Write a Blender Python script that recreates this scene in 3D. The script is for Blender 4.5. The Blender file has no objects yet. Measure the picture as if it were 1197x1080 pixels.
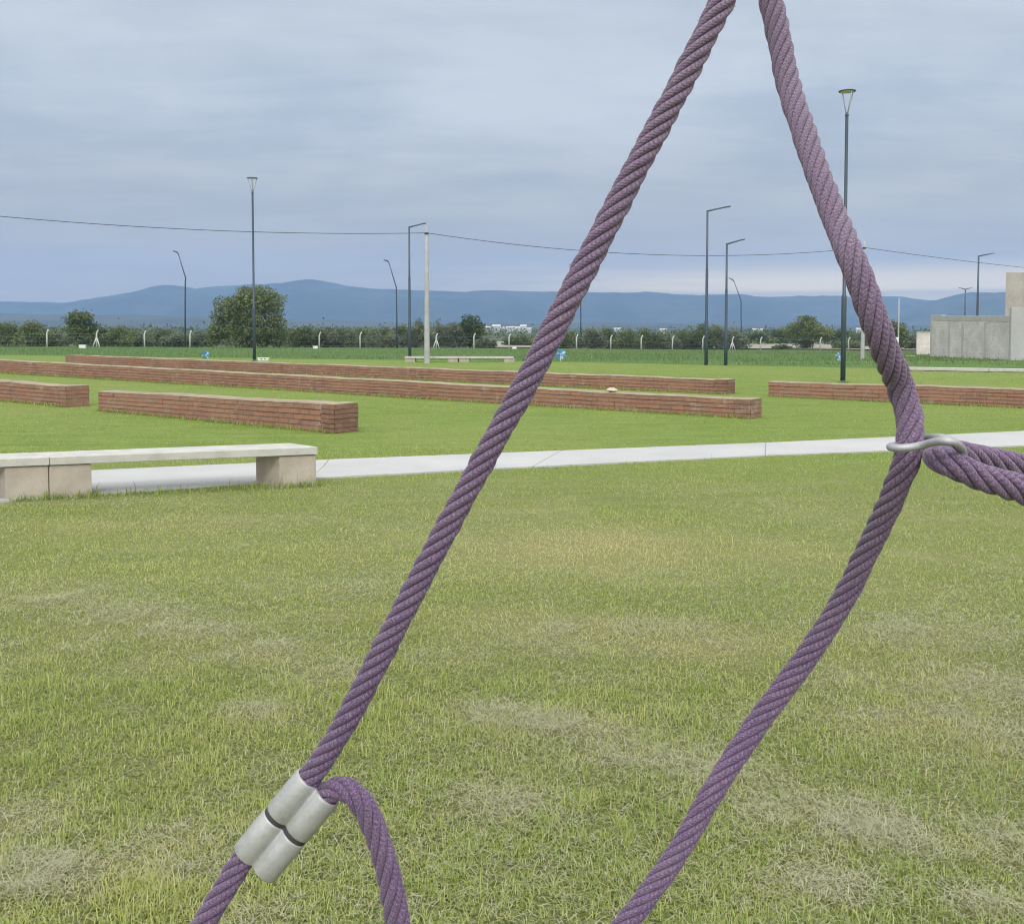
import bpy, math, random
import numpy as np
from mathutils import Vector, Matrix

random.seed(7)
rng = np.random.default_rng(11)
S = bpy.context.scene
COL = S.collection
R = math.radians

# ---------------------------------------------------------------- camera model
F = 1150.0            # focal length in photo pixels (1197 wide)
CX, CY = 598.5, 432.0
PITCH = R(2.6)
CAMZ = 1.65
CP, SP = math.cos(PITCH), math.sin(PITCH)

def ray(px, py):
    x = (px - CX) / F; v = -(py - CY) / F
    return Vector((x, CP + v * SP, -SP + v * CP))
def at(px, py, d):
    r = ray(px, py)
    return Vector((0, 0, CAMZ)) + r * d
def G(px, py, z=0.0):
    r = ray(px, py); t = (z - CAMZ) / r.z
    return Vector((r.x * t, r.y * t, z))
def at_y(px, py, y):          # point on the ray at ground distance y
    r = ray(px, py); t = y / r.y
    return Vector((r.x * t, y, CAMZ + r.z * t))

def terrain(x, y):
    x = np.asarray(x, float); y = np.asarray(y, float)
    s = np.clip(.0137 + (x + 53) / 101 * .0078, .010, .026)
    z = -s * np.clip(y - 44, 0, 110) - .005 * np.clip(y - 154, 0, 1400)
    return z
def tz(x, y): return float(terrain(x, y))

# ---------------------------------------------------------------- noise (numpy)
def _h(ix, iy, seed):
    n = (ix.astype(np.int64) * 374761393 + iy.astype(np.int64) * 668265263 + seed * 974634777) & 0x7fffffff
    n = ((n ^ (n >> 13)) * 1274126177) & 0x7fffffff
    n = n ^ (n >> 16)
    return (n & 0xffff) / 65535.0
def vnoise(x, y, seed=0):
    x = np.asarray(x, float); y = np.asarray(y, float)
    ix = np.floor(x); iy = np.floor(y); fx = x - ix; fy = y - iy
    fx = fx * fx * (3 - 2 * fx); fy = fy * fy * (3 - 2 * fy)
    a = _h(ix, iy, seed); b = _h(ix + 1, iy, seed); c = _h(ix, iy + 1, seed); d = _h(ix + 1, iy + 1, seed)
    return (a * (1 - fx) + b * fx) * (1 - fy) + (c * (1 - fx) + d * fx) * fy
def fbm(x, y, seed=0, o=4):
    t = 0; a = .5; s = 0
    for i in range(o):
        t = t + a * vnoise(x * 2 ** i, y * 2 ** i, seed + i * 17); s += a; a *= .55
    return t / s

# ---------------------------------------------------------------- node helper
class NT:
    def __init__(self, tree): self.t = tree; self.n = tree.nodes; self.l = tree.links
    def node(self, typ, **kw):
        n = self.n.new(typ)
        ins = kw.pop('i', {})
        for k, v in kw.items(): setattr(n, k, v)
        for k, v in ins.items(): self.set(n, k, v)
        return n
    def set(self, n, k, v):
        s = n.inputs[k]
        if isinstance(v, bpy.types.NodeSocket): self.l.new(v, s)
        elif isinstance(v, bpy.types.Node): self.l.new(v.outputs[0], s)
        elif isinstance(v, (tuple, list)) and len(v) == 3 and s.type == 'RGBA': s.default_value = (*v, 1)
        else: s.default_value = v
    def math(self, op, a, b=None, c=None, clamp=False):
        n = self.node('ShaderNodeMath', operation=op, use_clamp=clamp); self.set(n, 0, a)
        if b is not None: self.set(n, 1, b)
        if c is not None: self.set(n, 2, c)
        return n.outputs[0]
    def mix(self, f, a, b, typ='MIX'):
        n = self.node('ShaderNodeMix', data_type='RGBA', blend_type=typ)
        self.set(n, 0, f); self.set(n, 6, a); self.set(n, 7, b)
        return n.outputs[2]
    def ramp(self, f, lo, hi, a=0.0, b=1.0):
        n = self.node('ShaderNodeMapRange', clamp=True, interpolation_type='SMOOTHSTEP'); self.set(n, 0, f)
        for k, v in zip((1, 2, 3, 4), (lo, hi, a, b)): self.set(n, k, v)
        return n.outputs[0]
    def noise(self, vec, scale, detail=4, rough=.55, dist=0.0):
        n = self.node('ShaderNodeTexNoise', i={'Scale': scale, 'Detail': detail, 'Roughness': rough, 'Distortion': dist})
        if vec is not None: self.set(n, 'Vector', vec)
        return n.outputs[0]
    def attr(self, name):
        return self.node('ShaderNodeAttribute', attribute_name=name).outputs['Fac']
    def coord(self, which='Object'):
        return self.node('ShaderNodeTexCoord').outputs[which]
    def mapping(self, v, scale=(1, 1, 1)):
        n = self.node('ShaderNodeMapping'); self.set(n, 0, v); n.inputs['Scale'].default_value = scale
        return n.outputs[0]
    def bump(self, h, strength=.5, dist=.01):
        return self.node('ShaderNodeBump', i={'Height': h, 'Strength': strength, 'Distance': dist}).outputs[0]

def material(name, build):
    m = bpy.data.materials.new(name); m.use_nodes = True
    t = NT(m.node_tree); m.node_tree.nodes.clear()
    out = t.node('ShaderNodeOutputMaterial')
    build(t, out)
    return m
def principled(t, out, color, rough=.8, normal=None, **kw):
    b = t.node('ShaderNodeBsdfPrincipled')
    t.set(b, 'Base Color', color); t.set(b, 'Roughness', rough)
    if normal is not None: t.set(b, 'Normal', normal)
    for k, v in kw.items(): t.set(b, k, v)
    t.l.new(b.outputs[0], out.inputs['Surface'])
    return b

def mottled(name, a, b, scale=6, rough=.85, bump=.3, bdist=.004, fine=60, spec=.3, metal=0.0, c=None):
    def build(t, out):
        o = t.coord()
        f = t.ramp(t.noise(o, scale, 5, .6), .3, .7)
        g = t.noise(o, fine, 3, .6)
        col = t.mix(f, a, b)
        if c is not None:
            col = t.mix(t.math('MULTIPLY', t.ramp(t.noise(o, scale * .45, 6, .7), .5, .7), .7), col, c)
        col = t.mix(t.ramp(g, .25, .6, .22, 0), col, tuple(x * .55 for x in a))
        principled(t, out, col, rough, t.bump(g, bump, bdist), Metallic=metal, **{'Specular IOR Level': spec})
    return material(name, build)

M = {}
M['slab'] = mottled('pale_concrete', (.41, .40, .365), (.50, .49, .455), 5, .85, .25, .003, 90, c=(.34, .325, .285))
M['block'] = mottled('tan_concrete', (.35, .305, .25), (.44, .39, .33), 4, .9, .4, .004, 70, c=(.29, .26, .21))
M['pole'] = mottled('dark_painted_steel', (.040, .060, .082), (.052, .075, .10), 3, .45, .05, .001, 40, .5)
M['concpole'] = mottled('grey_pole_concrete', (.33, .335, .335), (.42, .42, .42), 3, .9, .3, .004, 50)
M['white'] = mottled('white_paint', (.66, .67, .65), (.75, .76, .74), 3, .6, .05, .001, 30)
M['post'] = mottled('pale_post_concrete', (.50, .50, .46), (.62, .62, .58), 3, .9, .2, .003, 30)
M['wire'] = mottled('dark_cable', (.035, .04, .05), (.05, .055, .065), 3, .6, .05, .001, 30)
M['fwire'] = mottled('dull_wire', (.20, .21, .20), (.26, .27, .26), 3, .6, .05, .001, 30)
M['blue'] = mottled('blue_plastic', (.035, .20, .42), (.05, .27, .52), 6, .45, .05, .001, 30, .5)
M['paleblue'] = mottled('pale_blue_plastic', (.30, .42, .60), (.36, .48, .66), 6, .45, .05, .001, 30, .5)
M['dark'] = mottled('dark_opening', (.03, .03, .03), (.05, .05, .05), 6, .8, .05, .001, 30)
M['lens'] = mottled('pale_lamp_lens', (.55, .57, .58), (.62, .64, .65), 6, .3, .05, .001, 30, .5)
M['stone'] = mottled('pale_stone', (.44, .39, .31), (.56, .50, .41), 20, .9, .6, .01, 60)
M['bark'] = mottled('grey_brown_bark', (.085, .07, .052), (.13, .11, .085), 5, .95, .6, .02, 20)
M['alu'] = mottled('dull_cast_aluminium', (.34, .345, .335), (.42, .425, .415), 70, .48, .16, .0005, 420, .5, .3, c=(.27, .275, .265))
M['rod'] = mottled('pale_grey_metal', (.30, .32, .34), (.36, .38, .40), 8, .5, .05, .001, 40)
M['steel'] = mottled('galvanised_steel', (.33, .33, .345), (.42, .42, .435), 90, .58, .12, .0004, 500, .5, .4)
M['dirt'] = mottled('bare_pale_dirt', (.25, .225, .17), (.32, .285, .22), .2, .95, .5, .05, 3)
M['housewhite'] = mottled('white_render', (.40, .39, .37), (.48, .47, .45), .3, .9, .1, .01, 3)

def b_render(t, out):
    o = t.coord()
    st = t.noise(t.mapping(o, (.5, .5, .9)), 1.1, 6, .7)
    f = t.noise(o, 9, 4, .6)
    u = t.node('ShaderNodeUVMap', uv_map='UVMap').outputs[0]
    br = t.node('ShaderNodeTexBrick', i={'Vector': u, 'Scale': 1.0, 'Mortar Size': .012, 'Brick Width': .4, 'Row Height': .2, 'Mortar Smooth': .3})
    col = t.mix(t.ramp(st, .32, .68), (.53, .475, .44), (.76, .69, .645))
    col = t.mix(t.math('MULTIPLY', br.outputs['Fac'], .22), col, (.26, .25, .23))
    col = t.mix(t.ramp(f, .3, .6, .25, 0), col, (.25, .24, .22))
    principled(t, out, col, .92, t.bump(t.math('ADD', f, br.outputs['Fac']), .4, .01))
M['blockwall'] = material('grey_block_render', b_render)

def b_brick(tone):
    def build(t, out):
        u = t.node('ShaderNodeUVMap', uv_map='UVMap').outputs[0]
        o = t.coord()
        wob = t.node('ShaderNodeVectorMath', operation='ADD'); t.set(wob, 0, u)
        nz = t.node('ShaderNodeTexNoise', i={'Vector': o, 'Scale': 2.5, 'Detail': 3})
        sc = t.node('ShaderNodeVectorMath', operation='SCALE'); t.set(sc, 0, nz.outputs['Color']); sc.inputs['Scale'].default_value = .022
        t.set(wob, 1, sc)
        br = t.node('ShaderNodeTexBrick', offset=.5, i={'Vector': wob, 'Scale': 1.0, 'Mortar Size': .006, 'Mortar Smooth': .5,
                    'Brick Width': .25, 'Row Height': .078, 'Bias': 0.0,
                    'Color1': (.325 * tone, .155 * tone, .095 * tone), 'Color2': (.240 * tone, .125 * tone, .086 * tone), 'Mortar': (.12, .088, .064)})
        big = t.noise(o, .9, 5, .65); mid = t.noise(o, 7, 5, .7); fine = t.noise(o, 45, 4, .65)
        col = t.mix(t.ramp(big, .40, .66, 0, .5), br.outputs['Color'], (.335, .185, .12))
        per = t.noise(t.mapping(o, (1, 1, 3.2)), 5.5, 3, .6)
        col = t.mix(t.ramp(per, .52, .64, 0, .45), col, (.285, .215, .155))
        col = t.mix(t.ramp(per, .34, .46, .5, 0), col, (.24, .125, .10))
        col = t.mix(t.ramp(mid, .56, .74, 0, .55), col, (.12, .072, .055))
        col = t.mix(t.ramp(t.noise(o, 3.1, 6, .75), .56, .68, 0, .65), col, (.36, .305, .245))
        col = t.mix(t.ramp(fine, .3, .55, .35, 0), col, (.10, .065, .05))
        h = t.math('SUBTRACT', t.math('MULTIPLY', fine, .5), br.outputs['Fac'])
        principled(t, out, col, .92, t.bump(h, .8, .012))
    return build
M['brick'] = material('old_red_brick', b_brick(1.0))
M['brickdark'] = material('weathered_dark_brick', b_brick(.72))
M['mortar'] = mottled('sandy_mortar', (.28, .23, .165), (.37, .305, .22), 3, .95, .5, .01, 25, c=(.165, .145, .085))

def b_path(t, out):
    u = t.node('ShaderNodeUVMap', uv_map='UVMap').outputs[0]
    o = t.coord()
    sep = t.node('ShaderNodeSeparateXYZ', i={0: u})
    fr = t.math('FRACT', t.math('DIVIDE', sep.outputs[0], 3.0))
    j = t.math('LESS_THAN', fr, .006)
    big = t.noise(o, .8, 5, .6); f = t.noise(o, 30, 4, .6)
    col = t.mix(t.ramp(big, .3, .7), (.375, .37, .365), (.435, .43, .42))
    col = t.mix(t.ramp(f, .25, .55, .18, 0), col, (.38, .37, .35))
    col = t.mix(t.ramp(t.noise(o, 2.2, 6, .7), .58, .72, 0, .35), col, (.32, .31, .285))
    col = t.mix(t.math('MULTIPLY', j, .8), col, (.20, .19, .175))
    principled(t, out, col, .9, t.bump(f, .3, .004))
M['path'] = material('pale_path_concrete', b_path)

def b_rope(t, out):
    u = t.node('ShaderNodeUVMap', uv_map='UVMap').outputs[0]
    s = t.node('ShaderNodeSeparateXYZ', i={0: u})
    o = t.coord()
    a = t.math('ABSOLUTE', t.math('SUBTRACT', s.outputs[0], .5))
    n1 = t.noise(o, 420, 3, .6)
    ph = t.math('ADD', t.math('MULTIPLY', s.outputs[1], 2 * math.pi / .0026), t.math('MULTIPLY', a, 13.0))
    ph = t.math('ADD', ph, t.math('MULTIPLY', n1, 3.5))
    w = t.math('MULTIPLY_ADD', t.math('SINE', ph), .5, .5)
    w2 = t.math('MULTIPLY_ADD', t.math('SINE', t.math('MULTIPLY', s.outputs[0], 2 * math.pi * 5)), .5, .5)
    n2 = t.noise(o, 1400, 2, .6); n3 = t.noise(o, 28, 4, .6)
    sky_glare = t.attr('sky_glare')
    col = t.mix(sky_glare, (.092, .048, .122), (.142, .100, .156))  # paler towards the top: glare against the bright sky painted into the colour
    col = t.mix(t.ramp(n3, .35, .7, 0, .35), col, (.165, .118, .160))
    col = t.mix(t.ramp(n2, .42, .66, 0, .65), col, (.32, .25, .325))
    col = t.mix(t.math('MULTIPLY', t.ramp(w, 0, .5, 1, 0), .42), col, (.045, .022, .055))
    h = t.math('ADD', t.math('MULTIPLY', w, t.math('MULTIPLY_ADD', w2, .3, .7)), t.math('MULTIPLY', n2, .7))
    principled(t, out, col, .85, t.bump(h, .6, .0004), **{'Specular IOR Level': .15, 'Sheen Weight': .25, 'Sheen Roughness': .5})
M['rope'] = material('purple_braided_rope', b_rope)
M['fuzz'] = material('purple_fibre', lambda t, o: principled(t, o, (.20, .145, .20), .8))

def leafmat(name, c0, c1, c2, trans=.25):
    def build(t, out):
        a = t.attr('tint'); d = t.attr('dry')
        col = t.mix(t.ramp(a, .0, 1.0), c0, c1)
        col = t.mix(d, col, c2)
        b = t.node('ShaderNodeBsdfPrincipled', i={'Base Color': col, 'Roughness': .6, 'Specular IOR Level': .25})
        tr = t.node('ShaderNodeBsdfTranslucent', i={'Color': col})
        m = t.node('ShaderNodeMixShader', i={0: trans, 1: b.outputs[0], 2: tr.outputs[0]})
        t.l.new(m.outputs[0], out.inputs['Surface'])
    return material(name, build)
M['grass'] = leafmat('lawn_blades', (.225, .320, .060), (.48, .51, .165), (.62, .55, .30), .38)
M['rough'] = leafmat('rough_grass_blades', (.090, .156, .046), (.185, .245, .082), (.33, .30, .16), .35)
M['hay'] = leafmat('cut_grass', (.33, .34, .215), (.54, .54, .38), (.50, .45, .28), .3)
M['leafdark'] = leafmat('dark_leaves', (.062, .092, .036), (.130, .165, .062), (.19, .17, .09))
M['leafmid'] = leafmat('green_leaves', (.085, .118, .045), (.185, .220, .085), (.24, .21, .11))
M['leafgrey'] = leafmat('grey_green_leaves', (.100, .122, .070), (.185, .210, .125), (.24, .21, .13))

def b_ground(t, out):
    g = t.node('ShaderNodeNewGeometry').outputs['Position']
    s = t.node('ShaderNodeSeparateXYZ', i={0: g})
    X, Y = s.outputs[0], s.outputs[1]
    dry = t.attr('dry')
    n0 = t.noise(g, .12, 5, .6); n1 = t.noise(g, .9, 6, .65); n2 = t.noise(g, 9, 5, .7); n3 = t.noise(g, 70, 3, .7)
    ns = t.noise(t.mapping(g, (.5, 2.2, 1)), 1.6, 5, .65)
    lawn = t.mix(t.ramp(ns, .3, .7), (.118, .185, .036), (.190, .250, .060))
    lawn = t.mix(t.ramp(n0, .35, .65, 0, .5), lawn, (.215, .250, .078))
    lawn = t.mix(t.ramp(n1, .55, .8, 0, .6), lawn, (.27, .26, .115))
    lawn = t.mix(t.math('MULTIPLY', dry, .8), lawn, (.300, .265, .125))
    lawn = t.mix(t.ramp(n2, .3, .55, .45, 0), lawn, (.075, .11, .026))
    # thatch and soil between the blades close to the path
    near = t.ramp(Y, 9.0, 13.5, 1, 0)
    soil = t.mix(t.ramp(n3, .35, .65), (.055, .066, .020), (.20, .21, .078))
    soil = t.mix(t.math('MULTIPLY', dry, .7), soil, (.28, .25, .14))
    # further out the mown turf is closer and the thatch paler
    thatch = t.mix(t.ramp(n3, .3, .65), (.115, .135, .042), (.235, .245, .092))
    thatch = t.mix(t.ramp(ns, .35, .68, 0, .5), thatch, (.105, .150, .040))
    thatch = t.mix(t.ramp(n1, .52, .72, 0, .6), thatch, (.27, .265, .14))
    thatch = t.mix(t.math('MULTIPLY', dry, .7), thatch, (.30, .255, .125))
    soil = t.mix(t.ramp(Y, 3.0, 7.5), soil, thatch)
    lawn = t.mix(near, lawn, soil)
    rough = t.mix(t.ramp(t.noise(t.mapping(g, (.25, .9, 1)), .5, 6, .7), .3, .7), (.060, .118, .034), (.108, .175, .055))
    rough = t.mix(t.ramp(n0, .5, .75, 0, .5), rough, (.125, .175, .062))
    edge = t.math('ADD', Y, t.math('MULTIPLY', X, .55))
    edge = t.math('ADD', edge, t.math('MULTIPLY', n1, 1.5))
    col = t.mix(t.ramp(edge, 45.2, 46.2), lawn, rough)
    plain = t.mix(t.ramp(t.noise(g, .012, 6, .65), .4, .62), (.06, .08, .04), (.15, .15, .085))
    plain = t.mix(t.ramp(t.noise(g, .05, 5, .7), .35, .6, .7, 0), plain, (.04, .058, .028))
    col = t.mix(t.ramp(Y, 118, 160), col, plain)
    h = t.math('ADD', t.math('MULTIPLY', n2, .6), t.math('MULTIPLY', n3, .4))
    principled(t, out, col, .95, t.bump(h, .7, .04), **{'Specular IOR Level': .1})
M['ground'] = material('lawn_and_plain', b_ground)

def b_hills(t, out):
    g = t.node('ShaderNodeNewGeometry').outputs['Position']
    col = t.mix(t.ramp(t.noise(g, .005, 6, .7), .38, .62), (.024, .036, .030), (.055, .068, .050))
    col = t.mix(t.ramp(t.noise(g, .02, 5, .7), .35, .6, .5, 0), col, (.03, .042, .026))
    principled(t, out, col, .95)
M['hills'] = material('wooded_hills', b_hills)

# ---------------------------------------------------------------- mesh builder
class MB:
    def __init__(self): self.v = []; self.f = []; self.uv = []; self.smooth = []
    def face(self, idx, uv=None, smooth=False):
        self.f.append(tuple(idx)); self.uv.append(uv); self.smooth.append(smooth)
    def add(self, pts):
        b = len(self.v); self.v += [Vector(p) for p in pts]; return b
    def prism(self, base, top):
        """base, top: matching loops of 3D points, counter-clockwise seen from above; UVs in metres."""
        n = len(base); b = self.add(base); t = self.add(top)
        run = 0.0
        for i in range(n):
            j = (i + 1) % n
            L = (Vector(base[j]) - Vector(base[i])).length
            h0, h1 = Vector(top[i]).z - Vector(base[i]).z, Vector(top[j]).z - Vector(base[j]).z
            z0, z1 = Vector(base[i]).z, Vector(base[j]).z
            self.face((b + i, b + j, t + j, t + i), ((run, 0), (run + L, 0), (run + L, h1), (run, h0)))
            run += L
        self.face([t + i for i in range(n)], [(Vector(p).x, Vector(p).y) for p in top])
        self.face([b + i for i in reversed(range(n))], [(Vector(p).x, Vector(p).y) for p in reversed(base)])
    def box(self, c, d, rz=0.0):
        hx, hy, hz = d[0] / 2, d[1] / 2, d[2] / 2
        m = Matrix.Rotation(rz, 3, 'Z'); c = Vector(c)
        lo = [c + m @ Vector((x * hx, y * hy, -hz)) for x, y in ((-1, -1), (1, -1), (1, 1), (-1, 1))]
        hi = [p + Vector((0, 0, 2 * hz)) for p in lo]
        self.prism(lo, hi)
    def tube(self, pts, rad, n=10, cap=True):
        pts = [Vector(p) for p in pts]
        if not isinstance(rad, (list, tuple)): rad = [rad] * len(pts)
        up = None; rings = []
        for i, p in enumerate(pts):
            a = pts[max(i - 1, 0)]; c = pts[min(i + 1, len(pts) - 1)]
            T = (c - a).normalized()
            if up is None:
                up = T.orthogonal().normalized()
            up = (up - T * up.dot(T)).normalized(); bi = T.cross(up)
            rings.append(self.add([p + (up * math.cos(2 * math.pi * k / n) + bi * math.sin(2 * math.pi * k / n)) * rad[i] for k in range(n)]))
        for a, b in zip(rings, rings[1:]):
            for k in range(n):
                self.face((a + k, a + (k + 1) % n, b + (k + 1) % n, b + k), None, True)
        if cap:
            self.face([rings[0] + k for k in reversed(range(n))]); self.face([rings[-1] + k for k in range(n)])
    def lathe(self, prof, n=20, c=(0, 0, 0)):
        c = Vector(c); rings = []
        for r, z in prof:
            rings.append(self.add([c + Vector((r * math.cos(2 * math.pi * k / n), r * math.sin(2 * math.pi * k / n), z)) for k in range(n)]))
        for a, b in zip(rings, rings[1:]):
            for k in range(n): self.face((a + k, a + (k + 1) % n, b + (k + 1) % n, b + k), None, True)
        self.face([rings[0] + k for k in reversed(range(n))]); self.face([rings[-1] + k for k in range(n)])
    def build(self, name, mat, parent=None, loc=None, bevel=0.0):
        me = bpy.data.meshes.new(name)
        me.from_pydata([tuple(p) for p in self.v], [], self.f)
        uvl = me.uv_layers.new(name='UVMap')
        li = 0; flat = []
        for f, uv in zip(self.f, self.uv):
            for k in range(len(f)): flat += list(uv[k]) if uv else [0.0, 0.0]
        uvl.data.foreach_set('uv', flat)
        me.polygons.foreach_set('use_smooth', self.smooth)
        me.materials.append(M[mat]); me.update()
        o = bpy.data.objects.new(name, me); COL.objects.link(o)
        if parent: o.parent = parent
        if loc is not None: o.location = loc
        if bevel:
            b = o.modifiers.new('soft_edges', 'BEVEL'); b.width = bevel; b.segments = 2; b.limit_method = 'ANGLE'; b.angle_limit = R(40)
        return o

def tag(o, label=None, cat=None, group=None, kind=None):
    if label: o['label'] = label
    if cat: o['category'] = cat
    if group: o['group'] = group
    if kind: o['kind'] = kind
    return o
def thing(name, label, cat, loc=(0, 0, 0), rz=0.0, group=None):
    o = bpy.data.objects.new(name, None); COL.objects.link(o)
    o.empty_display_size = .1
    o.location = loc; o.rotation_euler = (0, 0, rz)
    return tag(o, label, cat, group)
def copy_tree(o, parent=None):
    c = o.copy(); COL.objects.link(c); c.parent = parent
    for ch in list(o.children): copy_tree(ch, c)
    return c

def raw_mesh(name, verts, faces_n, loops, mat, attrs=None, kind=None, smooth=False, parent=None):
    """fast numpy mesh: verts (N,3); faces_n (per-face loop counts); loops flat indices"""
    me = bpy.data.meshes.new(name)
    me.vertices.add(len(verts)); me.vertices.foreach_set('co', np.ascontiguousarray(verts, np.float32).ravel())
    me.loops.add(len(loops)); me.loops.foreach_set('vertex_index', np.ascontiguousarray(loops, np.int32))
    me.polygons.add(len(faces_n))
    st = np.zeros(len(faces_n), np.int32); st[1:] = np.cumsum(faces_n)[:-1]
    me.polygons.foreach_set('loop_start', st)
    if smooth: me.polygons.foreach_set('use_smooth', np.ones(len(faces_n), bool))
    for k, a in (attrs or {}).items():
        at_ = me.attributes.new(k, 'FLOAT', 'POINT'); at_.data.foreach_set('value', np.ascontiguousarray(a, np.float32))
    me.materials.append(M[mat]); me.update(calc_edges=True)
    o = bpy.data.objects.new(name, me); COL.objects.link(o)
    if parent: o.parent = parent
    if kind: o['kind'] = kind
    return o

# ---------------------------------------------------------------- dryness of the lawn (real patches of straw and worn turf)
def ell(px, py, rx, ry, w):
    c = G(px, py); d = c.y
    return (c.x, c.y, rx / F * d, ry * d * d / (F * CAMZ), w)
DRY = [ell(*a) for a in (
    (700, 640, 190, 30, .95), (860, 645, 130, 22, .55), (560, 600, 120, 18, .35), (1000, 600, 120, 15, .3), (620, 730, 170, 26, .55), (800, 745, 150, 24, .6),
    (150, 620, 150, 14, .35), (420, 640, 90, 14, .35), (1100, 700, 120, 22, .35), (60, 680, 110, 18, .3))]
HAY = [ell(*a) for a in (
    (60, 700, 80, 14, .7), (150, 722, 80, 14, .9), (230, 740, 80, 15, 1), (310, 762, 70, 16, 1), (380, 785, 55, 15, .9), (60, 765, 80, 18, .5),
    (190, 775, 70, 15, .6), (305, 834, 42, 12, .9), (100, 1015, 120, 22, 1), (20, 960, 60, 26, .9), (205, 985, 60, 18, .6), (280, 1072, 60, 16, .9), (40, 1040, 70, 15, .8),
    (570, 835, 50, 14, .8), (640, 846, 65, 16, 1), (700, 855, 45, 12, 1), (750, 885, 70, 18, .8), (600, 940, 55, 20, .7), (560, 930, 50, 14, .5),
    (850, 905, 60, 20, .7), (930, 950, 80, 22, .9), (1010, 968, 80, 24, 1), (1080, 985, 70, 20, .8), (1150, 985, 60, 26, .9), (950, 1040, 70, 22, .7),
    (1080, 740, 130, 22, .7), (1130, 800, 110, 22, .7), (1060, 840, 110, 22, .6), (1170, 870, 60, 25, .7), (1010, 790, 70, 16, .5), (1170, 1060, 60, 20, .6),
    (720, 735, 130, 16, .6), (800, 755, 100, 16, .6), (650, 760, 100, 14, .4), (540, 770, 70, 14, .4), (420, 690, 60, 10, .4), (360, 720, 60, 10, .3),
    (120, 590, 80, 6, .2), (330, 610, 110, 8, .3), (430, 620, 50, 8, .25), (1000, 660, 100, 10, .3), (1150, 660, 60, 12, .4), (700, 800, 80, 14, .35), (900, 830, 60, 14, .4))]
def blob(L, x, y):
    t = np.zeros_like(x)
    for cx, cy, sx, sy, w in L:
        t = np.maximum(t, w * np.exp(-(((x - cx) / sx) ** 2 + ((y - cy) / sy) ** 2)))
    return t
def dryness(x, y):
    return np.clip(blob(DRY, x, y) * .72 * (.55 + .9 * (fbm(x * 1.3, y * 1.3, 5) - .2)) + .45 * blob(HAY, x, y) + .55 * np.clip(fbm(x * .5, y * .5, 9) - .52, 0, 1), 0, 1)

# path polygon and bench feet, to keep blades off them
P_FAR = [(-300, 566), (103, 551.5), (400, 538), (620, 529.5), (900, 518.6), (1197, 505), (1500, 494)]
P_NEAR = [(-300, 612), (103, 579), (376, 560), (580, 549), (900, 533.5), (1197, 522), (1500, 512)]
PF = [G(*p) for p in P_FAR]; PN = [G(*p) for p in P_NEAR]
def on_path(x, y, m=0.0):
    yf = np.interp(x, [p.x for p in PF], [p.y for p in PF]); yn = np.interp(x, [p.x for p in PN], [p.y for p in PN])
    return (y > yn - m) & (y < yf + m)

# ---------------------------------------------------------------- ground sheet
def axis(segs):
    o = []
    for a, b, s in segs: o += list(np.arange(a, b, s))
    o.append(segs[-1][1]); return np.array(o)
ys = axis([(-60, 0, 6), (0, 2, .5), (2, 14, .12), (14, 45, .5), (45, 160, 3), (160, 600, 22), (600, 3760, 200)])
xr = axis([(0, 9, .14), (9, 30, .7), (30, 120, 5), (120, 600, 40), (600, 3900, 300)])
xs = np.concatenate([-xr[::-1], xr[1:]])
GX, GY = np.meshgrid(xs, ys)
GZ = terrain(GX, GY) + np.where(GY < 44, (fbm(GX * .35, GY * .35, 3) - .5) * .02, 0)
nx, ny = len(xs), len(ys)
V = np.stack([GX, GY, GZ], -1).reshape(-1, 3)
ii = (np.arange(ny - 1)[:, None] * nx + np.arange(nx - 1)[None, :]).ravel()
loops = np.stack([ii, ii + 1, ii + nx + 1, ii + nx], -1).ravel()
dr = np.where(GY < 44, dryness(GX, GY), 0)
raw_mesh('ground', V, np.full(len(ii), 4), loops, 'ground', {'dry': dr.ravel()}, 'structure', True)

# concrete path: slab with rounded lip
mb = MB(); run = 0
for k, (a, b) in enumerate(zip(PF, PF[1:])):
    c, d = PN[k], PN[k + 1]; L = (b - a).length
    n = max(2, int(L / .4))
    for q in range(n):
        t0, t1 = q / n, (q + 1) / n
        A, B, C_, D = a.lerp(b, t0), a.lerp(b, t1), c.lerp(d, t1), c.lerp(d, t0)
        zz = Vector((0, 0, .018)); dn = Vector((0, 0, -.05))
        i = mb.add([D + zz, C_ + zz, B + zz, A + zz, D + dn, C_ + dn, B + dn, A + dn])
        u0, u1 = run + L * t0, run + L * t1
        mb.face((i, i + 1, i + 2, i + 3), ((u0, 0), (u1, 0), (u1, 1.5), (u0, 1.5)))
        mb.face((i + 4, i + 5, i + 1, i), ((u0, 0), (u1, 0), (u1, .05), (u0, .05)))
        mb.face((i + 3, i + 2, i + 6, i + 7), ((u0, 0), (u1, 0), (u1, .05), (u0, .05)))
    run += L
tag(mb.build('path', 'path'), kind='structure')

# bare dirt strip beyond the fence
def strip(name, pts, mat, lift):
    mb = MB(); i = mb.add([(x, y, tz(x, y) + lift) for x, y in pts]); mb.face(range(i, i + len(pts)))
    return tag(mb.build(name, mat), kind='structure')
strip('dirt_field', [(33, 162), (72, 162), (100, 235), (46, 235)], 'dirt', .12)
strip('dirt_field', [(-5, 150), (9, 150), (16, 230), (-6, 230)], 'dirt', .12)

# ---------------------------------------------------------------- grass
BENCH_U = Vector((2.39, .78, 0)).normalized(); BENCH_V = Vector((-.32, .30, 0))
B0 = G(58, 583)                  # joint of the two near benches, front foot
def in_bench(x, y):
    u = BENCH_U; v = BENCH_V
    det = u.x * v.y - u.y * v.x
    dx, dy = x - B0.x, y - B0.y
    a = (dx * v.y - dy * v.x) / det; b = (u.x * dy - u.y * dx) / det
    return (((a > -.40) & (a < .39)) | ((a > 2.10) & (a < 2.50))) & (b > 0) & (b < 1)

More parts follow.
